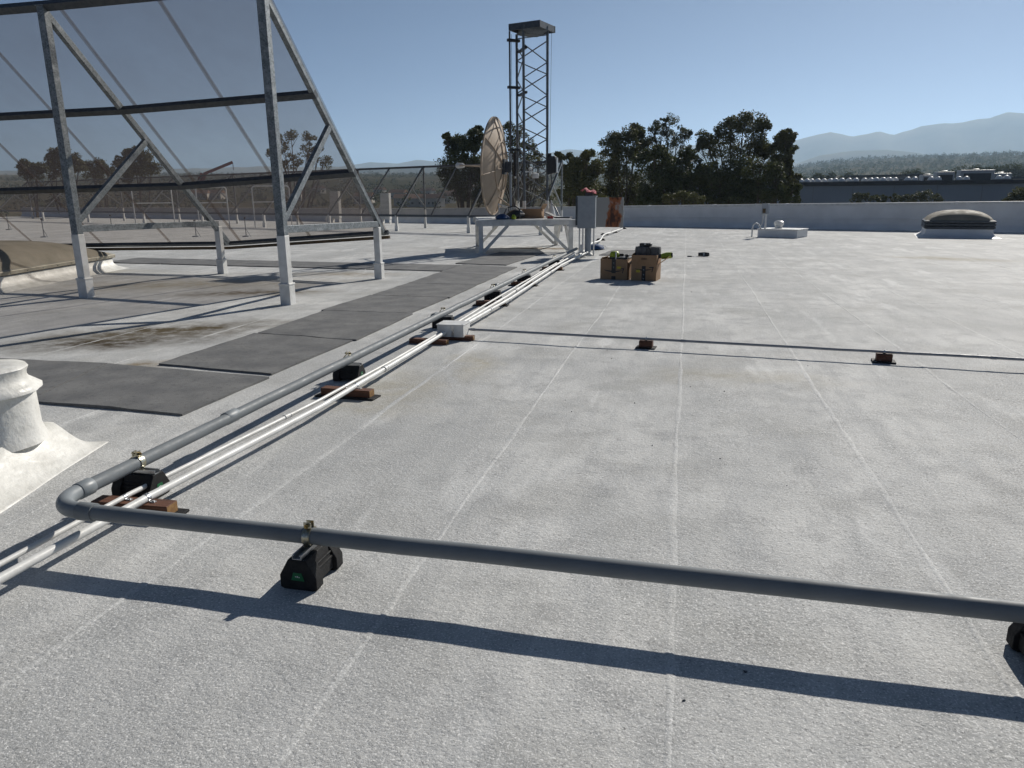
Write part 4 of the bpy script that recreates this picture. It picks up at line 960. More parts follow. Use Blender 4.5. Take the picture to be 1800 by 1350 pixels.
# ================================================================== CARDBOARD BOXES ON THE ROOF
def shipping_box(label, pl, pr, h_, dpt, tape_full, sticker, low_tape):
    d = (pr - pl); w_ = d.length; rzv = math.atan2(d.y, d.x); nrm_ = Vector((-d.y, d.x, 0)).normalized(); c = (pl + pr) / 2 + nrm_ * dpt / 2; c.z = 0
    r, X = open_box('cardboard_box', label, c, w_, dpt, h_, rzv)
    fy = -dpt / 2 - 0.0045
    # printed curved arrow
    vs, fs = [], []; n_ = 16; x0, x1 = -w_ * 0.36, w_ * 0.34; zb = h_ * 0.47
    for i in range(n_ + 1):
        t = i / n_; x = lerp(x0, x1, t); z = zb - 0.24 * w_ * 0.72 * (t * (1 - t)) * 1.1 + 0.0; th = 0.005 + 0.020 * math.sin(math.pi * min(1, t * 1.05)) ** 0.8
        vs += [(x, fy, z - th / 2), (x, fy, z + th / 2)]
    for i in range(n_): fs.append((2 * i, 2 * i + 2, 2 * i + 3, 2 * i + 1))
    mk = MB(X).add(vs, fs)
    mk.add([(x1 - 0.075, fy, zb + 0.035), (x1 + 0.028, fy, zb + 0.042), (x1 + 0.022, fy, zb + 0.018), (x1 - 0.045, fy, zb + 0.020)], [(0, 3, 2, 1)])
    mk.add([(x1 + 0.004, fy, zb + 0.02), (x1 + 0.028, fy, zb + 0.04), (x1 - 0.002, fy, zb - 0.06), (x1 - 0.014, fy, zb - 0.05)], [(0, 3, 2, 1)])
    mk.build('printed_arrow', 'ink', r, smooth=False)
    tw_ = w_ * 0.155
    for (z0, z1, tx) in tape_full:
        MB(X).box((tx * w_, fy + 0.001, (z0 + z1) / 2 * h_), (tw_, 0.0025, (z1 - z0) * h_)).build('tape', 'ink', r)
    mb = MB(X)
    for (tx, tz) in low_tape: mb.box((tx * w_, fy - 0.0015, tz * h_), (0.018, 0.001, 0.012)); mb.box((tx * w_ + 0.004, fy - 0.0015, tz * h_ - 0.02), (0.010, 0.001, 0.006))
    mb.build('tape_print', 'blind_grey', r)
    sx, sz = sticker; MB(X).box((sx * w_, fy - 0.003, sz * h_), (w_ * 0.15, 0.002, h_ * 0.10), 0.0).build('sticker', 'yellow', r)
    # flaps
    MB(X).bar((-w_ / 2 + 0.003, 0, h_), (-w_ / 2 + 0.03, 0, h_ + 0.03), dpt * 0.9, 0.005).build('flap', 'card_in', r)
    return r, X, w_
b1, X1m, w1 = shipping_box('open cardboard shipping box holding a black tray, left of its twin', g(1055, 490.5), g(1102, 492.5), 0.385, 0.42, [(0.32, 1.0, 0.0), (0.0, 0.17, 0.0)], (0.20, 0.60), [(0.0, 0.62), (0.0, 0.82)])
MB(X1m).bar((w1 / 2 - 0.003, 0, 0.385), (w1 / 2 + 0.08, -0.02, 0.30), 0.36, 0.005).build('flap', 'card_in', b1)
b2, X2m, w2 = shipping_box('taller cardboard shipping box with a grey pouch on top and one flap hanging out', g(1109, 493), g(1153, 494.5), 0.475, 0.42, [(0.0, 0.58, 0.0)], (-0.22, 0.38), [(0.0, 0.44), (0.0, 0.09), (0.0, 0.25)])
fpm = MB(X2m); fpm.bar((w2 / 2, -0.05, 0.30), (w2 / 2 + 0.21, -0.05, 0.45), 0.34, 0.005); fpm.build('flap', 'card_in', b2)
mb = MB(X2m)
for i, dx in enumerate((-0.035, 0.0, 0.035)): mb.tube([(dx - 0.012, -0.2165, 0.385), (dx - 0.014, -0.2165, 0.415), (dx, -0.2165, 0.428), (dx + 0.014, -0.2165, 0.415), (dx + 0.012, -0.2165, 0.385)], 0.003, 5)
mb.build('printed_mark', 'ink', b2)
def on(X, p): return X @ Vector(p)
# things in the boxes
q = on(X1m, (0.1, 0.03, 0.36))
s = thing('black_tray', 'black plastic tray sticking out of the left cardboard box', 'tray', q); MB(X1m).box((0.07, 0.02, 0.40), (0.36, 0.36, 0.03)).build('tray_rim', 'black', s, bevel=0.006); MB(X1m).box((0.07, 0.02, 0.20), (0.32, 0.32, 0.38)).build('tray_body', 'black', s); MB(X1m).box((0.22, -0.1, 0.44), (0.06, 0.05, 0.07)).build('handle', 'black', s, bevel=0.01)
q = on(X1m, (-0.05, -0.02, 0.39))
s = thing('lime_strap_roll', 'lime green strap roll with white tail in the left cardboard box', 'strap', q)
MB().lathe([(0.05, 0.0), (0.095, 0.02), (0.10, 0.07), (0.07, 0.125), (0.02, 0.13)], 14, q, lambda a, z: 0.025 * nz(math.cos(a) * 2.5, math.sin(a) * 2.5, z * 25)).build('strap_roll', 'lime', s, ang=60)
MB().tube([q + Vector((0.03, -0.08, 0.12)), q + Vector((0.035, -0.12, 0.05)), q + Vector((0.04, -0.19, -0.02))], 0.013, 6).build('strap_tail', 'white', s); MB().box(q + Vector((0.1, 0.0, 0.06)), (0.14, 0.05, 0.05), 0.4).build('buckle', 'black', s, bevel=0.008)
q = on(X2m, (0.0, 0.03, 0.40))
s = thing('tool_pouch', 'grey and black tool pouch on top of the right cardboard box', 'bag', q)
mb = MB(X2m); n_ = 20
ring_ = [(0.235 * math.copysign(abs(math.cos(a)) ** 0.5, math.cos(a)), 0.16 * math.copysign(abs(math.sin(a)) ** 0.5, math.sin(a))) for a in [2 * math.pi * i / n_ for i in range(n_)]]
vs = []; fs = []
for z, k in ((0.40, 0.93), (0.47, 1.0), (0.58, 1.0), (0.62, 0.96), (0.625, 0.75)): vs += [(x * k + 0.02, y * k + 0.03, z + 0.01 * nz(x * 9, y * 9, z * 7)) for x, y in ring_]
for i in range(4):
    for j in range(n_): fs.append((i * n_ + j, i * n_ + (j + 1) % n_, (i + 1) * n_ + (j + 1) % n_, (i + 1) * n_ + j))
fs += [tuple(range(n_))[::-1], tuple(range(4 * n_, 5 * n_))]
mb.add(vs, fs).build('pouch_body', 'greytote', s, ang=50)
MB(X2m).box((-0.02, 0.0, 0.655), (0.22, 0.13, 0.06)).build('pouch_top', 'black', s, bevel=0.015); MB(X2m).box((0.06, -0.14, 0.53), (0.09, 0.03, 0.16)).build('pouch_pocket', 'black', s, bevel=0.008)
mb = MB(X2m); mb.box((-0.02, -0.066, 0.668), (0.035, 0.004, 0.02)); mb.build('pouch_label', 'white', s)
q = on(X2m, (w2 / 2 + 0.10, 0.0, 0.46))
s = thing('lime_power_tool', 'lime green and black tool resting on the box flap', 'tool', q)
MB().tube([q + Vector((-0.06, 0, -0.02)), q + Vector((0.04, 0, 0.0)), q + Vector((0.13, -0.02, 0.01))], [0.05, 0.06, 0.055], 12).build('tool_body', 'lime', s); MB().tube([q + Vector((0.125, -0.02, 0.01)), q + Vector((0.15, -0.02, 0.012))], 0.045, 12).build('chuck', 'black', s); MB().box(q + Vector((-0.1, 0, -0.01)), (0.09, 0.07, 0.08)).build('battery', 'black', s, bevel=0.01)

# loose things on the roof
q = g(1047, 439)
s = thing('blue_bundle', 'dark blue cloth bundle with a loose wire loop on the roof beside the cabinet post', 'cloth', q)
MB().lathe([(0.10, 0), (0.24, 0.03), (0.22, 0.09), (0.11, 0.15), (0.03, 0.16)], 16, q, lambda a, z: 0.07 * nz(math.cos(a) * 2, math.sin(a) * 2, z * 9)).build('bundle', 'blue', s, ang=60)
MB().tube([q + Vector((0.15 + 0.17 * math.cos(a), 0.05 + 0.12 * math.sin(a), 0.015 + 0.10 * max(0, math.sin(a)))) for a in [i * math.pi / 8 for i in range(15)]], 0.007, 6).build('wire_loop', 'white', s)
q = g(1237, 450.5)
s = thing('cordless_drill', 'black cordless tool lying on the roof right of the boxes', 'tool', q)
MB().tube([q + Vector((-0.14, 0, 0.05)), q + Vector((0.02, 0, 0.055)), q + Vector((0.13, 0.02, 0.06))], [0.045, 0.055, 0.035], 12).build('tool_body', 'black', s); MB().box(q + Vector((0.0, -0.05, 0.05)), (0.04, 0.02, 0.08)).build('band', 'blind_grey', s); MB().box(q + Vector((0.08, 0.06, 0.035)), (0.09, 0.12, 0.06), 0.4).build('battery', 'black', s, bevel=0.01)
q = g(1212, 451.5)
s = thing('small_tool', 'tiny dark tool lying flat left of the black cordless tool', 'tool', q); MB().box(q + Vector((0, 0, 0.015)), (0.11, 0.03, 0.03), 0.1).build('handle', 'dark_steel', s, bevel=0.006); MB().tube([q + Vector((0.05, 0, 0.015)), q + Vector((0.12, 0.01, 0.012))], 0.007, 6).build('tip', 'strut', s)

rnd = random.Random(3); gm = MB()
for _ in range(70):
    x = rnd.uniform(-2.3, 6); y = rnd.uniform(1.2, 16); r_ = rnd.uniform(0.002, 0.006) * (1.5 if rnd.random() < 0.1 else 1)
    gm.lathe([(r_ * 0.6, -0.002), (r_, r_ * 0.4), (r_ * 0.5, r_ * 0.9)], 5, (x, y, rz(x, y)), lambda a, z: r_ * 0.3 * math.sin(a * 2 + x * 9))
o = gm.build('roof_grit', 'dark_steel', None, smooth=False); o['kind'] = 'stuff'; o['label'] = 'tiny dark chips of grit scattered over the roof'; o['category'] = 'grit'

# ================================================================== ROOF VENT UNIT WITH SWITCH BOX
va, vb = g(1330, 417), g(1400, 419)
vd = (vb - va); vw = vd.length; vrz = math.atan2(vd.y, vd.x)
vn = Vector((-vd.y, vd.x, 0)).normalized(); vc = (va + vb) / 2 + vn * 0.6
vu = thing('roof_curb', 'low white equipment curb with switch box, looped pipe and cap near the parapet', 'roof vent', vc)
VX_ = Matrix.Translation(vc) @ Matrix.Rotation(vrz, 4, 'Z')
MB(VX_).box((0, 0, 0.14), (vw, 1.1, 0.28)).build('curb', 'wall_white', vu, bevel=0.015); MB(VX_).box((0, 0, 0.285), (vw + 0.05, 1.15, 0.03)).build('curb_lid', 'white', vu, bevel=0.006)
MB(VX_).box((-vw / 2 + 0.22, -0.42, 0.55), (0.05, 0.05, 0.85)).build('switch_post', 'white', vu); sb = MB(VX_).box((-vw / 2 + 0.20, -0.46, 1.0), (0.23, 0.14, 0.36)).build('switch_box', 'blind_grey', vu, bevel=0.01)
MB(VX_).box((-vw / 2 + 0.18, -0.532, 0.93), (0.11, 0.012, 0.16)).build('switch_lever', 'rustbeam', sb)
MB(VX_).lathe([(0.13, 0.30), (0.13, 0.40), (0.17, 0.42), (0.17, 0.52), (0.12, 0.56), (0.05, 0.57)], 18, (-vw / 2 + 0.52, 0.1, 0)).build('vent_cap', 'white', vu)
MB(VX_).tube([(-vw / 2 - 0.22, -0.5, 0.0), (-vw / 2 - 0.22, -0.5, 0.30), (-vw / 2 - 0.19, -0.5, 0.44), (-vw / 2 - 0.10, -0.5, 0.50), (-vw / 2 - 0.0, -0.5, 0.46), (-vw / 2 + 0.06, -0.5, 0.34), (-vw / 2 + 0.10, -0.5, 0.30)], 0.026, 10).build('looped_pipe', 'white', vu)
MB(VX_).tube([(-vw / 2 + 0.14, -0.46, 0.82), (-vw / 2 + 0.12, -0.46, 0.5), (-vw / 2 + 0.02, -0.46, 0.34)], 0.018, 8).build('flex_lead', 'white', vu)

# ================================================================== FAR LEFT ROOF FURNITURE
for i, (px, pyt, pyb) in enumerate([(13, 379, 404), (75, 387, 417), (194, 380, 404), (430, 385, 416), (342, 392, 416)]):
    q = g(px + 3, pyb); h_ = min(1.25, max(0.6, hgt(px, pyt, q)))
    s = thing('stanchion', 'thin warning-line stanchion with black cap behind the tall mesh screen', 'stanchion', q, 'stanchions on the roof behind the tall mesh screen')
    MB().tube([q, q + Vector((0, 0, h_))], 0.018, 8).build('pole', 'galv', s); MB().tube([q + Vector((0, 0, h_)), q + Vector((0, 0, h_ + 0.08))], 0.045, 10).build('cap', 'black', s); MB().tube([q + Vector((0, 0, 0.35)), q + Vector((0.28, -0.1, 0.0))], 0.012, 6).build('stay', 'galv', s); MB().lathe([(0.16, 0), (0.15, 0.03), (0.03, 0.05)], 12, q).build('base', 'galv', s)
for i, (pxa, pxb, top, D) in enumerate([(237, 306, 330, 45.5), (349, 402, 329, 43.5), (447, 512, 327, 42.0)]):
    a, b = far(pxa, 380, D), far(pxb, 380, D); a.z = b.z = 0; h_ = CH + ray(pxa, top).z * D / math.hypot(ray(pxa, top).x, ray(pxa, top).y)
    s = thing('guard_rail', 'white tubular guard rail beyond the far mesh screen, %s' % ('the leftmost stretch by the trees', 'the short middle stretch', 'the stretch behind the galvanised post')[i] if False else 'white tubular guard rail loop standing beyond the lower mesh screen', 'railing', a, 'guard rails by the parapet')
    u = Vector((0, 0, 1))
    MB().tube([a, a + u * (h_ - 0.12), a + u * (h_ - 0.03) + (b - a) * 0.03, a + u * h_ + (b - a) * 0.07, b + u * h_ + (a - b) * 0.07, b + u * (h_ - 0.03) + (a - b) * 0.03, b + u * (h_ - 0.12), b], 0.03, 8).build('top_loop', 'white', s); MB().tube([a + u * h_ * 0.62, b + u * h_ * 0.62], 0.024, 8).build('mid_rail', 'white', s)
for i, (px, top, bot) in enumerate([(592, 336, 391), (680, 339, 393)]):
    q = g(px, bot); q.z = 0; k_ = Vector((q.x, q.y, 0)); h_ = hgt(px, top, q); wv = 16 / (F / (q - CAM).dot(FWD))
    s = thing('ladder_panel', 'narrow white louvred cabinet on legs behind the lower mesh screen, %s' % ('seen through the tall screen', 'clear of the tall screen')[i], 'cabinet', q)
    MB().box(q + Vector((0, 0, h_ / 2 + 0.12)), (wv, 0.35, h_ - 0.26)).build('housing', 'white', s, bevel=0.01)
    for j in range(5): MB().box(q + Vector((0, -0.185, 0.5 + j * 0.28)), (wv * 0.9, 0.02, 0.05)).build('louvre', 'wall_white', s)
    for sx in (-1, 1): MB().box(q + Vector((sx * wv * 0.4, 0, 0.13)), (0.05, 0.3, 0.27)).build('leg', 'white', s)
    MB().bar(q + Vector((-wv * 0.5, 0, h_ * 0.7)), q + Vector((-wv * 1.4, 0.1, 0.1)), 0.05, 0.05).build('stay', 'white', s)

# ================================================================== NEIGHBOURING BUILDINGS
def block_at(name, label, pxa, pxb, ya, yb, D, depth, wall, extra=None, drop=0):
    A_ = far(pxa, ya, D); B_ = far(pxb, yb, D * (1 + drop)); s = thing(name, label, 'building', ((A_.x + B_.x) / 2, (A_.y + B_.y) / 2, GZ))
    d = Vector((B_.x - A_.x, B_.y - A_.y, 0)); L_ = d.length; d.normalize(); n_ = Vector((-d.y, d.x, 0)); 
    if n_.dot(Vector((A_.x, A_.y, 0))) < 0: n_ = -n_
    zt_ = (A_.z + B_.z) / 2; A0 = Vector((A_.x, A_.y, 0))
    poly = [A0, A0 + d * L_, A0 + d * L_ + n_ * depth, A0 + n_ * depth]
    if (poly[1] - poly[0]).cross(poly[2] - poly[0]).z < 0: poly = poly[::-1]
    gz = min(terr(p.x, p.y) for p in poly) - 1
    MB().prism(poly, (0, 0, gz), (0, 0, zt_ - 0.05)).build('walls', wall, s, smooth=False)
    MB().prism([p + n_ * 0 for p in poly], (0, 0, zt_ - 0.055), (0, 0, zt_ - 0.045)).build('roof', 'nroof', s)
    mb = MB()
    ring_ = poly + [poly[0]]
    for p, q in zip(ring_, ring_[1:]): mb.bar(p + Vector((0, 0, zt_)), q + Vector((0, 0, zt_)), 0.5, 0.45)
    mb.build('coping', 'darkcop', s)
    return s, A0, d, n_, L_, zt_
nb, A0, d_, n_, L_, zt_ = block_at('warehouse', 'long blue-grey warehouse beyond the parapet with a dark roof edge', 1180, 2300, 331.0, 307, 105, 45, 'nwall', drop=0.02)
for i in range(1, 14): MB().bar(A0 + d_ * (L_ * i / 14) - n_ * 0.03 + Vector((0, 0, GZ)), A0 + d_ * (L_ * i / 14) - n_ * 0.03 + Vector((0, 0, zt_ - 0.3)), 0.05, 0.05, n_).build('panel_joint', 'nroof', nb)
for i, px in enumerate([1290, 1325, 1352, 1412, 1431, 1453, 1473, 1497, 1524, 1545, 1556, 1566, 1600, 1641, 1690, 1760]):
    d = ray(px, 330); 
    back = 6.0 + (i % 3) * 1.2; n2 = n_; t = n2.dot(A0 + n_ * back - CAM) / n2.dot(Vector((d.x, d.y, 0))); q = Vector((d.x * t, d.y * t, zt_ - 0.05))
    s = thing('roof_skylight', 'small white domed skylight on the blue-grey warehouse roof', 'skylight', q, 'white domed skylights on the warehouse roof')
    MB().box(q + Vector((0, 0, 0.2)), (1.7, 1.3, 0.42), 0.1).build('curb', 'nroof', s)
    for sx in (-0.4, 0.4): MB().lathe([(0.42, 0.40), (0.40, 0.55), (0.30, 0.72), (0.14, 0.82), (0.02, 0.84)], 12, q + Vector((sx, 0, 0))).build('dome', 'whitedome', s, ang=70)
for i, (px, w__, h__, bk_, nm) in enumerate([(1656, 2.0, 1.4, 9, 'squat'), (1711, 4.0, 1.7, 16, 'long low'), (1627, 1.4, 1.1, 12, 'tiny'), (1755, 2.2, 1.3, 20, 'dark flat'), (1392, 1.2, 1.0, 10, 'small square')]):
    d = ray(px, 330); t = n_.dot(A0 + n_ * bk_ - CAM) / n_.dot(Vector((d.x, d.y, 0))); q = Vector((d.x * t, d.y * t, zt_ - 0.05))
    s = thing('rooftop_unit', '%s grey air handling unit on the blue-grey warehouse roof' % nm, 'air conditioner', q)
    MB().box(q + Vector((0, 0, h__ / 2)), (w__, 1.6, h__)).build('housing', 'blind_grey', s, bevel=0.05); MB().lathe([(0.4, h__), (0.42, h__ + 0.12), (0.3, h__ + 0.16)], 12, q).build('fan_cowl', 'dark_steel', s); MB().box(q + Vector((0, -0.82, h__ * 0.5)), (w__ * 0.8, 0.04, h__ * 0.5)).build('grille', 'darkcop', s)
fb2, A1, d1, n1_, L1, z1_ = block_at('far_building', 'flat dark building with a strip of windows beyond the warehouse', 1492, 1622, 309.5, 307.5, 240, 30, 'nroof')
for i in range(9): MB().bar(A1 + d1 * (L1 * (i + 0.2) / 9) - n1_ * 0.1 + Vector((0, 0, z1_ - 1.6)), A1 + d1 * (L1 * (i + 0.8) / 9) - n1_ * 0.1 + Vector((0, 0, z1_ - 1.6)), 0.1, 1.1).build('window', 'glassdark', fb2)
fb3, A2, d2, n2_, L2, z2_ = block_at('far_building', 'pale flat-roofed building right of the dark one beyond the warehouse', 1688, 1900, 314, 311, 190, 40, 'house')
for i in range(10): MB().bar(A2 + d2 * (L2 * (i + 0.25) / 10) - n2_ * 0.1 + Vector((0, 0, z2_ - 1.4)), A2 + d2 * (L2 * (i + 0.75) / 10) - n2_ * 0.1 + Vector((0, 0, z2_ - 1.4)), 0.1, 0.9).build('window', 'glassdark', fb3)
# small houses on the slope to the left
rnd = random.Random(11)
hs = [(352, 338), (380, 345), (640, 335), (668, 342), (712, 346), (735, 340), (752, 336), (760, 345), (783, 346), (795, 343), (806, 345), (818, 342), (828, 347), (560, 340), (520, 344), (700, 352), (1460, 300), (1476, 303)]
for i, (px, row) in enumerate(hs):
    D = 420 + rnd.random() * 380
    q = far(px, 340, D); q.z = terr(q.x, q.y)
    s = thing('house', 'small pale house with tiled gable roof on the slope beyond the roof edge', 'house', q, 'houses scattered on the slope')
    w_, d2_, h_ = 9 + rnd.random() * 4, 8.0, 4.5; rot = rnd.random() * 0.8 - 0.4
    X = Matrix.Translation(q) @ Matrix.Rotation(rot, 4, 'Z')
    MB(X).box((0, 0, h_ / 2 - 0.8), (w_, d2_, h_ + 1.6)).build('walls', 'house', s)
    MB(X).prism([(0, -d2_ / 2 - 0.5, h_), (0, d2_ / 2 + 0.5, h_), (0, 0, h_ + 2.4)], (-w_ / 2 - 0.4, 0, 0), (w_ / 2 + 0.4, 0, 0)).build('roof', 'tile', s, smooth=False)
    for sx in (-0.28, 0.05, 0.3): MB(X).box((sx * w_, -d2_ / 2 - 0.04, 1.9), (1.3, 0.08, 1.3)).build('window', 'glassdark', s)
# distant red crane boom
q = far(352, 318, 330); q.z = terr(q.x, q.y)
cr = thing('crane', 'red crane boom rising above the slope behind the tall mesh screen', 'crane', q)
a, b = far(358, 306, 330), far(409, 285, 330)
MB().bar(a, b, 1.0, 1.1).build('boom', 'red', cr); MB().bar(far(352, 318, 330), a, 2.0, 2.4).build('cab', 'red', cr); MB().tube([b, b + Vector((0, 0, -3))], 0.12, 6).build('hoist_rope', 'black', cr); MB().box(q + Vector((0, 0, 1.2)), (5, 3, 2.4)).build('carrier', 'red', cr)

# ================================================================== TREES
def leaves(mb, c, rad, n, size, rnd, squash=0.85, drop=0.0):
    for _ in range(n):
        while True:
            p = Vector((rnd.uniform(-1, 1), rnd.uniform(-1, 1), rnd.uniform(-1, 1)))
            if 0.05 < p.length < 1: break
        p = p.normalized() * (p.length ** 0.8) * (1.0 if rnd.random() > 0.15 else 1.35)
        p = Vector((p.x * rad, p.y * rad, p.z * rad * squash)) + c
        d = Vector((rnd.gauss(0, 1), rnd.gauss(0, 1), rnd.gauss(0, 0.9) - drop)).normalized(); u = d.orthogonal().normalized(); u = (Matrix.Rotation(rnd.random() * 6.28, 3, d) @ u); s = size * rnd.uniform(0.6, 1.3); w_ = s * 0.42
        a, b = p - d * s * 0.5, p + d * s * 0.5; m_ = p + u * 0
        n0 = len(mb.v); mb.v += [a, p + u * w_ * 0.5, b, p - u * w_ * 0.5]; mb.f.append((n0, n0 + 1, n0 + 2, n0 + 3))
def tree(label, base_px, D, blobs, leaf='leaf_dark', dens=1.0, size=0.26, seed=1, clump=0.44, nsub=12, trunk_r=0.2, group='trees beyond the parapet', twig=True, cat='tree', name='tree', gz=None, per=112):
    """blobs: (px, row, radius px) outlines of the crown at distance D"""
    rnd = random.Random(seed); b = far(base_px, 340, D); b.z = terr(b.x, b.y) if gz is None else gz
    r = thing(name, label, cat, b, group); sc = D / F
    crown = MB(); wood = MB()
    cs = []
    for (px, row, rp) in blobs:
        DD = D + rnd.uniform(-0.9, 0.9) * rp * sc * 0.9
        c = far(px, row, DD); rad = rp * sc; cs.append((c, rad))
        for k in range(nsub):
            v = Vector((rnd.gauss(0, 1), rnd.gauss(0, 1), rnd.gauss(0, 1) + 0.25)).normalized() * rad * rnd.uniform(0.35, 0.95); v.z *= 0.9
            leaves(crown, c + v, rad * clump * rnd.uniform(0.6, 1.35), int(per * dens * 1.25), size * 0.72, rnd, 0.8, 0.25)
    crown.build('crown', leaf, r, smooth=False)
    mid = sum((c for c, _ in cs), Vector()) / len(cs); low = min(c.z for c, _ in cs)
    fork = b.lerp(Vector((mid.x, mid.y, mid.z)), 0.45)
    wood.tube([b - Vector((0, 0, 0.5)), b.lerp(fork, 0.5) + Vector((rnd.uniform(-0.2, 0.2), 0, 0)), fork], [trunk_r * 1.3, trunk_r, trunk_r * 0.8], 8)
    for c, rad in cs:
        k1 = fork.lerp(c, 0.55) + Vector((rnd.uniform(-0.3, 0.3), rnd.uniform(-0.3, 0.3), rnd.uniform(-0.2, 0.5)))
        wood.tube([fork, k1, c], [trunk_r * 0.55, trunk_r * 0.32, trunk_r * 0.14], 6)
        if twig:
            for _ in range(5):
                e = c + Vector((rnd.gauss(0, 1), rnd.gauss(0, 1), rnd.gauss(0, 1) + 0.5)).normalized() * rad * rnd.uniform(0.6, 0.95)
                wood.tube([k1.lerp(c, rnd.uniform(0.3, 1)), e], [trunk_r * 0.14, trunk_r * 0.05], 5)
    wood.build('trunk', 'bark', r); return r
T = 62
tree('dark dense tree at the left end of the big clump behind the cabinet', 1095, T, [(1100, 245, 24), (1118, 232, 14), (1080, 262, 24), (1068, 290, 22), (1100, 285, 34), (1120, 262, 24), (1072, 320, 30), (1110, 325, 36), (1124, 236, 10), (1085, 345, 26), (1060, 345, 20), (1120, 350, 22)], 'leaf_olive', 1.1, 0.30, 1)
tree('feathery grey-green tree rising between two darker trees', 1178, T + 3, [(1175, 222, 22), (1190, 232, 22), (1160, 240, 20), (1198, 250, 20), (1150, 225, 13), (1178, 262, 26), (1205, 235, 10), (1170, 214, 10), (1146, 250, 14)], 'leaf_grey', 0.5, 0.24, 2, nsub=9, clump=0.3)
tree('tallest broad eucalyptus in the clump beyond the parapet', 1285, T, [(1308, 212, 20), (1325, 222, 22), (1285, 225, 20), (1262, 240, 22), (1300, 240, 26), (1335, 245, 22), (1240, 245, 14), (1255, 265, 22), (1320, 262, 26), (1285, 275, 28), (1232, 258, 12), (1345, 222, 9), (1350, 265, 16)], 'leaf_olive', 0.75, 0.27, 3, nsub=11)
tree('narrow bright-edged tree at the right end of the clump', 1375, T - 2, [(1383, 235, 10), (1375, 250, 14), (1392, 242, 8), (1362, 262, 14), (1385, 265, 13), (1370, 285, 20), (1388, 290, 13), (1362, 310, 22), (1392, 315, 13), (1378, 335, 20)], 'leaf_olive', 0.85, 0.27, 4)
tree('dark leafy understory tree under the feathery grey-green tree', 1165, T - 6, [(1140, 290, 26), (1170, 290, 26), (1195, 300, 24), (1150, 325, 30), (1185, 330, 30), (1130, 345, 24), (1205, 345, 22), (1165, 350, 26), (1215, 315, 20), (1150, 272, 18), (1205, 278, 16)], 'leaf_dark', 1.05, 0.30, 5, nsub=12)
tree('dark leafy understory tree beneath the tallest eucalyptus', 1265, T - 5, [(1225, 300, 24), (1250, 305, 26), (1280, 310, 26), (1310, 305, 26), (1235, 335, 26), (1270, 340, 28), (1305, 340, 26), (1250, 352, 22), (1290, 352, 24), (1325, 352, 20), (1265, 320, 24), (1295, 322, 24)], 'leaf_dark', 0.95, 0.30, 6, nsub=11)
tree('dark understory tree near the right end of the clump', 1345, T - 6, [(1335, 300, 22), (1358, 315, 20), (1330, 330, 22), (1352, 345, 20), (1375, 345, 18), (1395, 335, 12), (1345, 335, 20), (1365, 300, 16), (1390, 350, 12)], 'leaf_dark', 0.8, 0.28, 8, nsub=9)
tree('short olive tree right behind the grey cabinet', 1020, T - 8, [(1010, 290, 15), (1030, 275, 13), (1022, 300, 22), (1045, 300, 16), (1000, 312, 18), (1035, 325, 26), (1010, 335, 24), (1050, 335, 18), (1020, 350, 22), (1045, 352, 20), (995, 345, 18), (1002, 276, 8), (985, 275, 8), (990, 300, 11)], 'leaf_olive', 0.95, 0.27, 9)
tree('low bush tree with yellowish leaves at the foot of the clump', 1198, T - 10, [(1180, 352, 14), (1200, 350, 15), (1220, 352, 14)], 'leaf_olive', 1.0, 0.26, 10, per=70)
tree('dark round tree left of the dish antenna', 815, T + 3, [(815, 250, 20), (835, 240, 14), (795, 255, 16), (830, 262, 20), (800, 280, 24), (835, 290, 24), (810, 305, 28), (785, 240, 8), (842, 228, 7), (790, 315, 22), (830, 318, 24), (810, 340, 24), (845, 345, 20)], 'leaf_dark', 1.1, 0.30, 12, nsub=12)
tree('open-branched tree between dish and tower', 920, T + 6, [(895, 225, 14), (912, 235, 14), (900, 250, 16), (930, 255, 14), (940, 268, 14), (905, 275, 18), (930, 285, 20), (950, 285, 12), (912, 305, 24), (880, 235, 8), (870, 262, 16), (875, 300, 20), (895, 325, 22), (925, 325, 22), (945, 318, 18), (960, 340, 18)], 'leaf_olive', 0.6, 0.27, 13, nsub=8)
tree('loose twiggy tree seen through the tall mesh screen beside its right post', 520, 74, [(485, 245, 12), (512, 240, 14), (545, 245, 13), (500, 265, 14), (540, 268, 14), (562, 258, 10), (475, 270, 9), (520, 285, 12), (570, 285, 12), (500, 290, 9)], 'leaf_olive', 0.55, 0.27, 14, nsub=8)
tree('round brown-green tree seen through the tall mesh screen, left of its brace', 235, 78, [(232, 270, 12), (215, 288, 12), (250, 280, 15), (240, 300, 18), (265, 295, 12), (222, 308, 14)], 'leaf_olive', 1.0, 0.32, 15)
tree('rounded tree with pointed tops seen through the tall mesh screen behind its left post', 100, 80, [(95, 275, 12), (110, 268, 10), (128, 280, 10), (105, 292, 18), (140, 290, 12), (85, 300, 14), (125, 303, 16)], 'leaf_olive', 0.95, 0.32, 16)
tree('low round bush seen through the tall mesh screen at its left end', 50, 78, [(45, 295, 12), (65, 298, 12), (52, 305, 13)], 'leaf_dark', 1.1, 0.32, 17, per=80)
tree('low clipped tree seen through the tall mesh screen between post and brace', 170, 82, [(160, 296, 11), (178, 294, 11), (190, 302, 10), (168, 306, 13)], 'leaf_olive', 1.0, 0.32, 18, per=80)
tree('long low shrub in front of the blue-grey warehouse wall', 1560, 90, [(1505, 350, 9), (1518, 346, 9), (1535, 351, 9), (1552, 352, 8), (1572, 349, 9), (1592, 351, 10), (1612, 349, 10), (1630, 345, 11), (1645, 352, 9)], 'leaf_olive', 1.0, 0.3, 19, nsub=9, trunk_r=0.15, group='shrubs by the warehouse', cat='shrub', name='shrub', per=50)
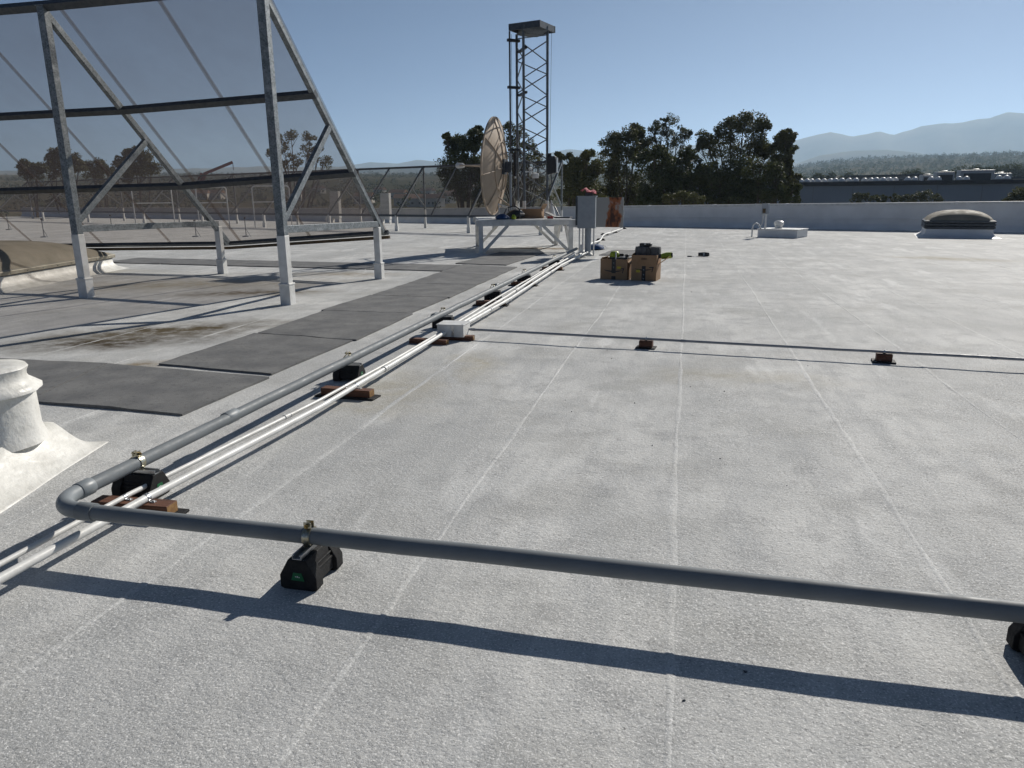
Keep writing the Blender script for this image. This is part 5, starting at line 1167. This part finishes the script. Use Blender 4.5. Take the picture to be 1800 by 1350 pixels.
tree('leafy shrub at the right end of the warehouse wall', 1792, 88, [(1792, 340, 12), (1805, 345, 14), (1785, 350, 9), (1770, 353, 7)], 'leaf_olive', 1.0, 0.3, 20, trunk_r=0.15, group='shrubs by the warehouse', cat='shrub', name='shrub', per=60)
for i, (px, row, nm) in enumerate([(1653, 277, 'round-headed'), (1673, 278, 'flat-headed')]):
    D = 1500; tree('tiny lone %s tree on the skyline before the hazy mountains' % nm, px, D, [(px, row, 4.2), (px + 2, row - 1.5, 2.6)] if i == 0 else [(px - 1.5, row - 1, 2.8), (px + 3, row - 1, 2.8)], 'leaf_far', 0.6, 2.0, 30 + i, trunk_r=0.5, group='lone skyline trees', twig=False, per=40)
mids = [(1437, 312, 9), (1462, 312, 9), (1488, 312, 8), (1410, 318, 8), (1595, 310, 10), (1612, 308, 9), (1690, 303, 12), (1720, 300, 12), (1745, 303, 11), (1775, 299, 13), (1800, 303, 12), (1545, 318, 8)]
for i, (px, row, rp) in enumerate(mids):
    tree('rounded far tree in the hazy belt beyond the warehouse roof', px, 330, [(px, row, rp), (px - rp * 0.6, row + 3, rp * 0.7), (px + rp * 0.6, row + 4, rp * 0.7)], 'leaf_far', 0.8, 1.0, 40 + i, trunk_r=0.3, group='trees in the belt beyond the warehouse', twig=False, per=45)
# wooded slopes that read as one mass
rnd = random.Random(5); wm = MB()
for _ in range(5200):
    px = rnd.uniform(-150, 1950); D = 380 + 1950 * rnd.random() ** 0.8
    q = far(px, 330, D); z = terr(q.x, q.y)
    if nz(q.x * 0.004, q.y * 0.004, 9) < -0.12 and px < 1300: continue
    rad = rnd.uniform(2.5, 5.5) * (1.0 if px > 1300 else 0.75)
    leaves(wm, Vector((q.x, q.y, z + rad * 0.7)), rad, 18, rad * 0.8, rnd, 0.85)
o = wm.build('hillside_trees', 'leaf_far', None, smooth=False); o['kind'] = 'stuff'; o['label'] = 'scattered trees and scrub covering the distant hazy slopes'; o['category'] = 'trees'

# ================================================================== HAZE
hb = MB().box((0, 0, 280), (24400, 24400, 880))
hm = bpy.data.materials.new('haze_air'); hm.use_nodes = True; t = hm.node_tree; t.nodes.clear()
pv = t.nodes.new('ShaderNodeVolumePrincipled'); pv.inputs['Color'].default_value = (0.56, 0.77, 1.0, 1); pv.inputs['Density'].default_value = 1.35e-4; pv.inputs['Anisotropy'].default_value = 0.35
ou = t.nodes.new('ShaderNodeOutputMaterial'); t.links.new(pv.outputs[0], ou.inputs['Volume'])
hz = hb.build('haze', hm, None, smooth=False); hz['kind'] = 'stuff'; hz['label'] = 'pale blue haze filling the air over the roofs and hills'; hz['category'] = 'haze'
